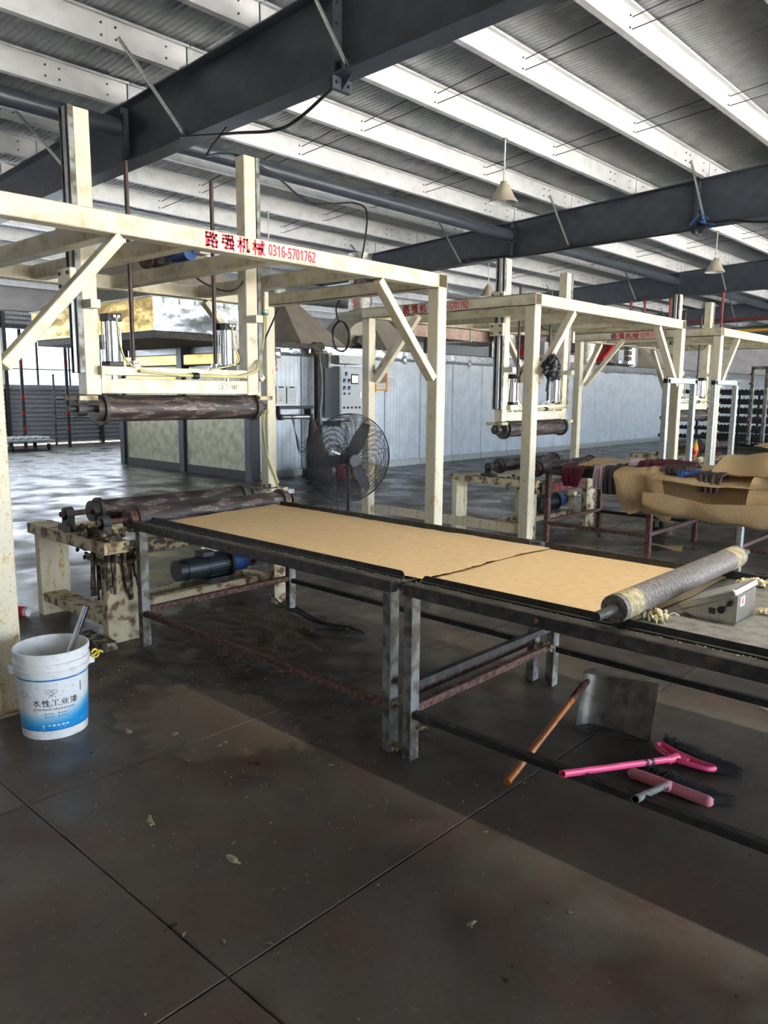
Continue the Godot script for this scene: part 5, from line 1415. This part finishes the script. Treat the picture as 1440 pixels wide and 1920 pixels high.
func broom(at: Vector3, d: Vector3, paint: String, whole: bool, label: String):
	var o := thing("broom", label, "broom", at)
	var w := d.cross(Vector3.UP).normalized()
	if w.z > 0: w = -w                       # bristles point away from the handle
	var L := .125 if whole else .145
	var hm := MB.new()
	if whole:
		var rim := []
		for k in 25:
			var u := lerpf(-1, 1, k / 24.0)
			rim.append(d * L * u + Vector3(0, .030, 0) + w * (.018 * u * u - .005))
		hm.tube(rim, .016, 8)
		for s in [-1, 1]: hm.tube(curve([d * L * s + Vector3(0, .032, 0) + w * .01, d * L * s * .96 + Vector3(0, .038, 0) - w * .03, d * L * s * .5 + Vector3(0, .042, 0) - w * .062, Vector3(0, .045, 0) - w * .085], 6), .011, 8)
		hm.bar(d * -.03 + Vector3(0, .036, 0) - w * .045, d * .03 + Vector3(0, .036, 0) - w * .045, .07, .012)
		hm.cyl(Vector3(0, .046, 0) - w * .06, Vector3(0, .05, 0) - w * .125, .019, .017, 14)
	else:
		var rim := []
		for k in 13: rim.append(d * L * lerpf(-1, 1, k / 12.0) + Vector3(0, .030, 0))
		hm.tube(rim, .022, 10)
		for s in [-1, 1]: blob(hm, d * L * s + Vector3(0, .03, 0), Vector3.ONE * .022, 8)
		hm.cyl(Vector3(0, .036, 0), Vector3(0, .042, 0) - w * .04, .02, .018, 14)
	put("head", hm, paint, o)
	if not whole:
		var gr := MB.new()
		for k in 22: gr.bar(d * (-.115 + k * .005) + Vector3(0, .051, 0) - w * .008, d * (-.115 + k * .005) + Vector3(0, .051, 0) + w * .008, .002, .003)
		put("grip_ribs", gr, "pink_old", o)
	var bm := MB.new()
	rng.seed = 31
	for k in 700:
		var u := rng.randf_range(-1, 1)
		var a := d * L * u * .98 + Vector3(0, rng.randf_range(.012, .046), 0) + w * .012
		var e := a + w * rng.randf_range(.07, .095) + d * (.05 * u + rng.randf_range(-.01, .035)) + Vector3(0, rng.randf_range(-.02, .004), 0)
		e.y = maxf(e.y, .003)
		bm.cyl(a, e, .0022, .0012, 4, false)
	bm.sheet(16, 4, func(u: float, v: float): return d * L * lerpf(-.98, .98, u) + d * (.04 * lerpf(-1, 1, u) + .012) * v + w * (.012 + .068 * v) + Vector3(0, lerpf(.028, .016, v), 0), .026)
	put("bristles", bm, "bristle", o).set_meta("kind", "stuff")
	var hd := (Vector3(-.086, .252, .865) if whole else Vector3(.11, .248, .56))
	var a0 := Vector3(0, .048, 0) - w * (.10 if whole else .03)
	var pm := MB.new(); pm.pipe(a0, hd, .0125, .0015, 16)
	put("pole", pm, "pink" if whole else "leg_steel", o)
	if whole:
		for f in [.20, .26]: put("tape", rod(a0.lerp(hd, f), a0.lerp(hd, f + .03), .0137, 14), "black", o)

# ---------------------------------------------------------------- felt sheets, clothes, bags, cables
func drape(called: String, label: String, category: String, material: String, x0: float, x1: float, z_in: float, z_edge: float, y: float, drop: float, seed_: int, thick := .004, taper := 0.0):
	var no := fbm(seed_, 1.4, 3)
	var c := Vector3((x0 + x1) * .5, y, z_edge)
	var m := MB.new()
	var flat_len := absf(z_in - z_edge)
	m.sheet(26, 26, func(u: float, v: float):
		var s: float = v * (flat_len + drop)
		var fold: float = no.get_noise_2d(u * 4.5, v * 1.2)
		var p := Vector3(lerpf(x0, x1, u), y + .012 + .03 * absf(fold), z_in + s)
		if s > flat_len:
			var t := s - flat_len
			p.z = z_edge + .035 * (1.0 - exp(-t * 20.0)) + .035 * fold
			p.y = y + .01 - t + .01 * fold
			p.x = lerpf(c.x, p.x, 1.0 - taper * t / drop) + .02 * fold
		return p - c, thick)
	var o := put(called, m, material, self)
	o.position = c
	tag(o, label, category)

func felt(label: String, x0: float, x1: float, prof: Array, amp: float, seed_: int):
	# a stiff sheet bent along a (z, y) profile, its folds opening and closing along x
	var no := fbm(seed_, 1.0, 3)
	var pts := []
	for p in prof: pts.append(Vector3(0, p.y, p.x))
	var cv := curve(pts, 7)
	var c := Vector3((x0 + x1) * .5, .735, prof[0].x)
	var m := MB.new()
	m.sheet(30, cv.size() - 1, func(u: float, v: float):
		var q: Vector3 = cv[int(round(v * (cv.size() - 1)))]
		var n1: float = no.get_noise_2d(u * 1.1, 0.0); var n2: float = no.get_noise_2d(u * 1.4, v * 1.6 + 9)
		var grow: float = 1.0 + .4 * n1
		var y: float = .765 + (q.y - .765) * (grow if q.y < .76 or q.y > .8 else 1.0) + amp * n2 * smoothstep(.0, .4, v)
		return Vector3(lerpf(x0, x1, u) + .05 * n2 * v, y, q.z + amp * .8 * n1 * v) - c, .009)
	var o := put("felt_sheet", m, "felt", self)
	o.position = c
	tag(o, label, "felt sheet", "folded tan felt sheets")

func build_small():
	# tan felt sheets folded over the second work table
	felt("stiff tan felt sheet folded back on itself beside the grey jacket", -3.18, -2.72, [Vector2(-7.9, .765), Vector2(-7.2, .775), Vector2(-6.75, .84), Vector2(-6.55, .80), Vector2(-6.58, .66), Vector2(-6.70, .48), Vector2(-6.74, .42)], .05, 61)
	felt("long tan felt sheet sagging off the table edge below the blue gloves", -2.85, -1.55, [Vector2(-7.6, .762), Vector2(-6.9, .758), Vector2(-6.72, .66), Vector2(-6.64, .54), Vector2(-6.52, .48), Vector2(-6.43, .54), Vector2(-6.40, .65)], .04, 63)
	felt("flat tan felt sheet with its lip over the sagging sheet", -2.80, -1.60, [Vector2(-7.9, .775), Vector2(-7.3, .785), Vector2(-6.85, .80), Vector2(-6.6, .80), Vector2(-6.45, .775)], .04, 64)
	felt("tan felt sheet curling upward over the end of the table", -2.35, -.9, [Vector2(-8.05, .80), Vector2(-7.6, .90), Vector2(-7.2, .99), Vector2(-6.8, .93), Vector2(-6.62, .85)], .08, 65)
	felt("tan felt sheet rolled into a loop beneath the curling sheet", -2.0, -1.1, [Vector2(-7.7, .79), Vector2(-7.0, .86), Vector2(-6.6, .84), Vector2(-6.5, .70), Vector2(-6.6, .58), Vector2(-6.8, .66)], .05, 67)
	felt("flat tan felt sheet lying rumpled behind the clothes", -3.9, -2.6, [Vector2(-8.0, .765), Vector2(-7.7, .80), Vector2(-7.4, .79), Vector2(-7.1, .775)], .05, 69)
	felt("tan felt sheet spread on the table before the racks", -3.4, -1.9, [Vector2(-12.4, .80), Vector2(-11.9, .86), Vector2(-11.4, .84), Vector2(-11.0, .80)], .05, 71)
	drape("maroon_cloth", "maroon ribbed cloth hanging over the table edge above the red lettering", "cloth", "maroon", -3.86, -3.60, -7.05, -6.79, .765, .17, 73, .006, .4)
	drape("grey_jacket", "dark grey and maroon jacket hanging over the table edge", "jacket", "grey_cloth", -3.40, -3.05, -7.2, -6.76, .80, .24, 75, .012, .15)
	drape("jacket_lining", "pale pink cloth edge showing along the grey jacket", "cloth", "pale_pink_cloth", -3.48, -3.38, -7.2, -6.75, .80, .2, 76, .008, .1)
	drape("maroon_shirt", "maroon and white shirt bundled on top of the felt sheets", "shirt", "maroon", -3.10, -2.70, -7.25, -6.88, .86, .05, 77, .02, 0.0)
	drape("white_vest", "pale pink and white garment under the maroon shirt", "shirt", "pale_pink_cloth", -3.25, -2.85, -7.3, -7.0, .85, .05, 78, .015, 0.0)
	drape("knit_sleeve", "brown knitted sleeve hanging beside the blue gloves", "sleeve", "knit", -2.42, -2.22, -7.0, -6.52, .83, .14, 79, .014, .3)
	drape("knitted_hat", "brown knitted hat crumpled on the folded felt sheet", "hat", "knit", -2.78, -2.55, -6.95, -6.62, .85, .04, 80, .02, 0.0)
	glove(Vector3(-2.53, .835, -6.62), 1.2, "blue_glove", "blue rubber glove lying on the sagging felt sheet")
	glove(Vector3(-2.40, .845, -6.70), .6, "blue_glove", "blue rubber glove lying against the knitted sleeve")
	glove(Vector3(-3.55, .79, -6.98), 2.2, "blue_glove", "dark blue and yellow glove beside the maroon cloth")
	# black bag and brown glove tied to the second press, film on the first
	var bg := thing("black_bag", "crumpled black plastic bag tied to the brace of the second press", "bag", Vector3(-3.56, 1.72, -6.02))
	var no := fbm(641, 2.5, 3)
	var m := MB.new()
	m.sheet(26, 18, func(u: float, v: float):
		var a: float = u * TAU
		var r: float = .068 * sin(PI * clampf(v, .02, .98)) * (1.0 + .7 * no.get_noise_2d(cos(a) * 1.3 + v * 2.0, sin(a) * 1.3)) + .012
		return Vector3(r * cos(a) * .8, lerpf(-.11, .12, v) + .03 * no.get_noise_2d(a, v * 4), r * sin(a) * 1.15), .003)
	put("body", m, "bag_black", bg)
	put("tail", wire([Vector3(.02, -.08, .06), Vector3(.02, -.14, .08), Vector3(.01, -.2, .075)], .014), "bag_black", bg)
	put("ear", wire([Vector3(.02, -.02, .09), Vector3(.03, -.03, .15), Vector3(.03, -.05, .17)], .016), "bag_black", bg)
	glove_up(Vector3(-5.56, 1.69, -5.99), "brown work glove stuffed behind the post of the second press")
	glove_up(Vector3(-4.50, 1.70, -7.0), "brown work glove pulled over the air cylinder of the second press")
	var fm := MB.new()
	fm.sheet(14, 10, func(u: float, v: float): return Vector3(.05 * no.get_noise_2d(u * 4, v * 4), lerpf(-.17, .1, v), lerpf(-.09, .06, u) * (.4 + .6 * absf(sin(v * 2.6)))) + Vector3(.02 * u, 0, 0), .002)
	var fo := put("plastic_film", fm, "plastic_film", self)
	fo.position = Vector3(-5.42, 1.98, -3.98)
	tag(fo, "torn clear plastic film hung on the back brace", "plastic film")
	var bt := thing("sauce_bottle", "small orange bottle with green cap by the third feed bench", "bottle", Vector3(-4.18, .63, -11.1))
	var bm := MB.new(); bm.lathe([Vector2(0, 0), Vector2(.04, 0), Vector2(.042, .1), Vector2(.036, .15), Vector2(.018, .19), Vector2(.017, .22), Vector2(0, .22)], 18, Transform3D(), true)
	put("body", bm, "orange", bt)
	put("label", rod(Vector3(0, .03, 0), Vector3(0, .09, 0), .0425, 18), "red", bt)
	put("cap", rod(Vector3(0, .21, 0), Vector3(0, .245, 0), .02, 14), "green", bt)
	var cl := thing("clear_beaker", "small clear beaker strapped to the lift column of the first press", "beaker", Vector3(-4.56, 2.06, -3.66))
	put("wall", rod(Vector3(0, 0, 0), Vector3(0, .14, 0), .024, 18), "galv", cl)
	put("rim", rod(Vector3(0, -.01, 0), Vector3(0, .005, 0), .025, 18), "green", cl)
	# scrap of felt on the floor under the second table
	var sm := MB.new()
	sm.sheet(12, 8, func(u: float, v: float): return Vector3((u - .5) * .34, .02 + .05 * pow(absf(u - .2), 1.5) * (1.0 - v) + .02 * v * sin(u * 5.0), (v - .5) * .13 * (1.2 - u)), .006)
	var so := put("felt_offcut", sm, "felt", self)
	so.position = Vector3(-3.0, .0, -7.35)
	tag(so, "curled tan felt offcut on the floor under the second table", "felt offcut")
	# cables slung from the rafters and hoses on the first press
	cable("roof_cable", "black cable sagging from the first rafter splice", [Vector3(-5.05, 4.02, -4.80), Vector3(-5.6, 3.82, -4.75), Vector3(-6.3, 3.90, -4.70), Vector3(-7.2, 4.05, -4.72)], .014, "black")
	cable("roof_cable", "black cable looping from the rafter to the lift column", [Vector3(-6.6, 4.05, -4.85), Vector3(-6.0, 3.55, -4.2), Vector3(-5.2, 3.30, -3.75), Vector3(-4.62, 3.12, -3.52), Vector3(-5.3, 3.28, -4.4), Vector3(-6.2, 3.42, -5.6), Vector3(-6.6, 3.66, -6.6)], .010, "black")
	var dc := thing("drop_cable", "black cable dropping behind the lettered beam to a hanging coil", "cable", Vector3(-6.6, 3.66, -6.6))
	var dp := []
	for p in [Vector3(-6.6, 3.66, -6.6), Vector3(-6.4, 3.55, -6.62), Vector3(-6.35, 3.2, -6.55), Vector3(-6.4, 2.75, -6.45), Vector3(-6.7, 2.52, -6.45), Vector3(-7.15, 2.38, -6.9)]: dp.append(p - Vector3(-6.6, 3.66, -6.6))
	put("cable", wire(dp, .010, 6, 10), "black", dc)
	var pts := []
	for k in 60:
		var a := k * TAU / 20.0
		pts.append(Vector3(-.65, -1.46, -.45) + Vector3(.02 * sin(k * .7), .19 * sin(a) + .01 * sin(k * 1.3), .15 * cos(a) * (1.0 + .08 * sin(k * .37))))
	var hm := MB.new(); hm.tube(pts, .009, 6); put("coil", hm, "black", dc)
	cable("hose", "pale air hose running down the back post of the first press", [Vector3(-5.44, 2.22, -4.36), Vector3(-5.38, 1.95, -4.30), Vector3(-5.42, 1.6, -4.25), Vector3(-5.40, 1.3, -4.28), Vector3(-5.42, 1.0, -4.33), Vector3(-5.40, .68, -4.46)], .010, "clear_hose")
	cable("hose", "thin black hose slanting across the back post of the first press", [Vector3(-5.44, 2.22, -4.52), Vector3(-5.40, 2.0, -4.36), Vector3(-5.42, 1.75, -4.24), Vector3(-5.44, 1.45, -4.20)], .008, "black")
	cable("hose", "pale air hose drooping from the roller end to the pedestal", [Vector3(-4.6, 1.40, -3.70), Vector3(-4.7, 1.25, -3.74), Vector3(-4.95, .95, -3.98), Vector3(-5.28, .66, -4.36)], .008, "clear_hose")
	cable("rafter_cable", "black cable draped along the second rafter", [Vector3(-9.5, 4.12, -12.80), Vector3(-8.2, 4.05, -12.78), Vector3(-6.6, 4.09, -12.78), Vector3(-5.3, 4.10, -12.78), Vector3(-4.6, 4.18, -12.80), Vector3(-3.9, 4.08, -12.78), Vector3(-2.6, 4.20, -12.80)], .02, "black")
	cable("blue_string", "blue string knotted on the second rafter brace", [Vector3(-5.15, 4.18, -12.78), Vector3(-5.0, 4.30, -12.74), Vector3(-4.85, 4.24, -12.74), Vector3(-4.97, 4.20, -12.74), Vector3(-4.75, 4.14, -12.76)], .010, "blue_glove")

func cable(called: String, label: String, pts: Array, r: float, material: String):
	var c: Vector3 = pts[0]
	var q := []
	for p in pts: q.append(p - c)
	var o := put(called, wire(q, r, 6, 10), material, self)
	o.position = c
	tag(o, label, "cable" if called != "hose" else "hose")

func glove(at: Vector3, turn: float, material: String, label: String):
	var o := thing("glove", label, "glove", at, "", turn)
	var m := MB.new()
	m.sheet(10, 12, func(u: float, v: float):
		var a: float = v * TAU
		var w := .045 + .012 * sin(u * 3.0)
		return Vector3(lerpf(-.10, .05, u), .014 * sin(a) * (1.1 + .3 * sin(u * 9.0)), w * cos(a)), .002)
	for k in 4:
		var z := -.032 + k * .021
		m.tube(curve([Vector3(.04, 0, z), Vector3(.08, .010, z * 1.2), Vector3(.115 - absf(k - 1.5) * .008, -.006, z * 1.35)], 5), .0105, 8)
	m.tube(curve([Vector3(-.01, 0, .04), Vector3(.03, .006, .068), Vector3(.055, 0, .078)], 5), .0115, 8)
	put("hand", m, material, o)
	put("cuff", rod(Vector3(-.112, 0, 0), Vector3(-.10, 0, 0), .03, 14), "yellow" if at.x < -3 else material, o)

func glove_up(at: Vector3, label: String):
	var o := thing("glove", label, "glove", at)
	var m := MB.new()
	for k in 4: m.tube(curve([Vector3(.01 * k, 0, -.03 + k * .02), Vector3(.012 * k, .05, -.035 + k * .024), Vector3(.02 + .01 * k, .095 - absf(k - 1.5) * .012, -.045 + k * .03)], 5), .0135, 8)
	m.tube(curve([Vector3(.02, .0, .03), Vector3(.05, .025, .06), Vector3(.07, .03, .08)], 5), .013, 8)
	put("hand", m, "glove_brown", o)
	var p := MB.new()
	p.sheet(14, 8, func(u: float, v: float):
		var a: float = u * TAU
		return Vector3(.022 * cos(a) + .015, lerpf(-.09, .02, v), .045 * sin(a) * (1.0 + .15 * sin(v * 7.0))), .003)
	put("cuff", p, "glove_brown", o)
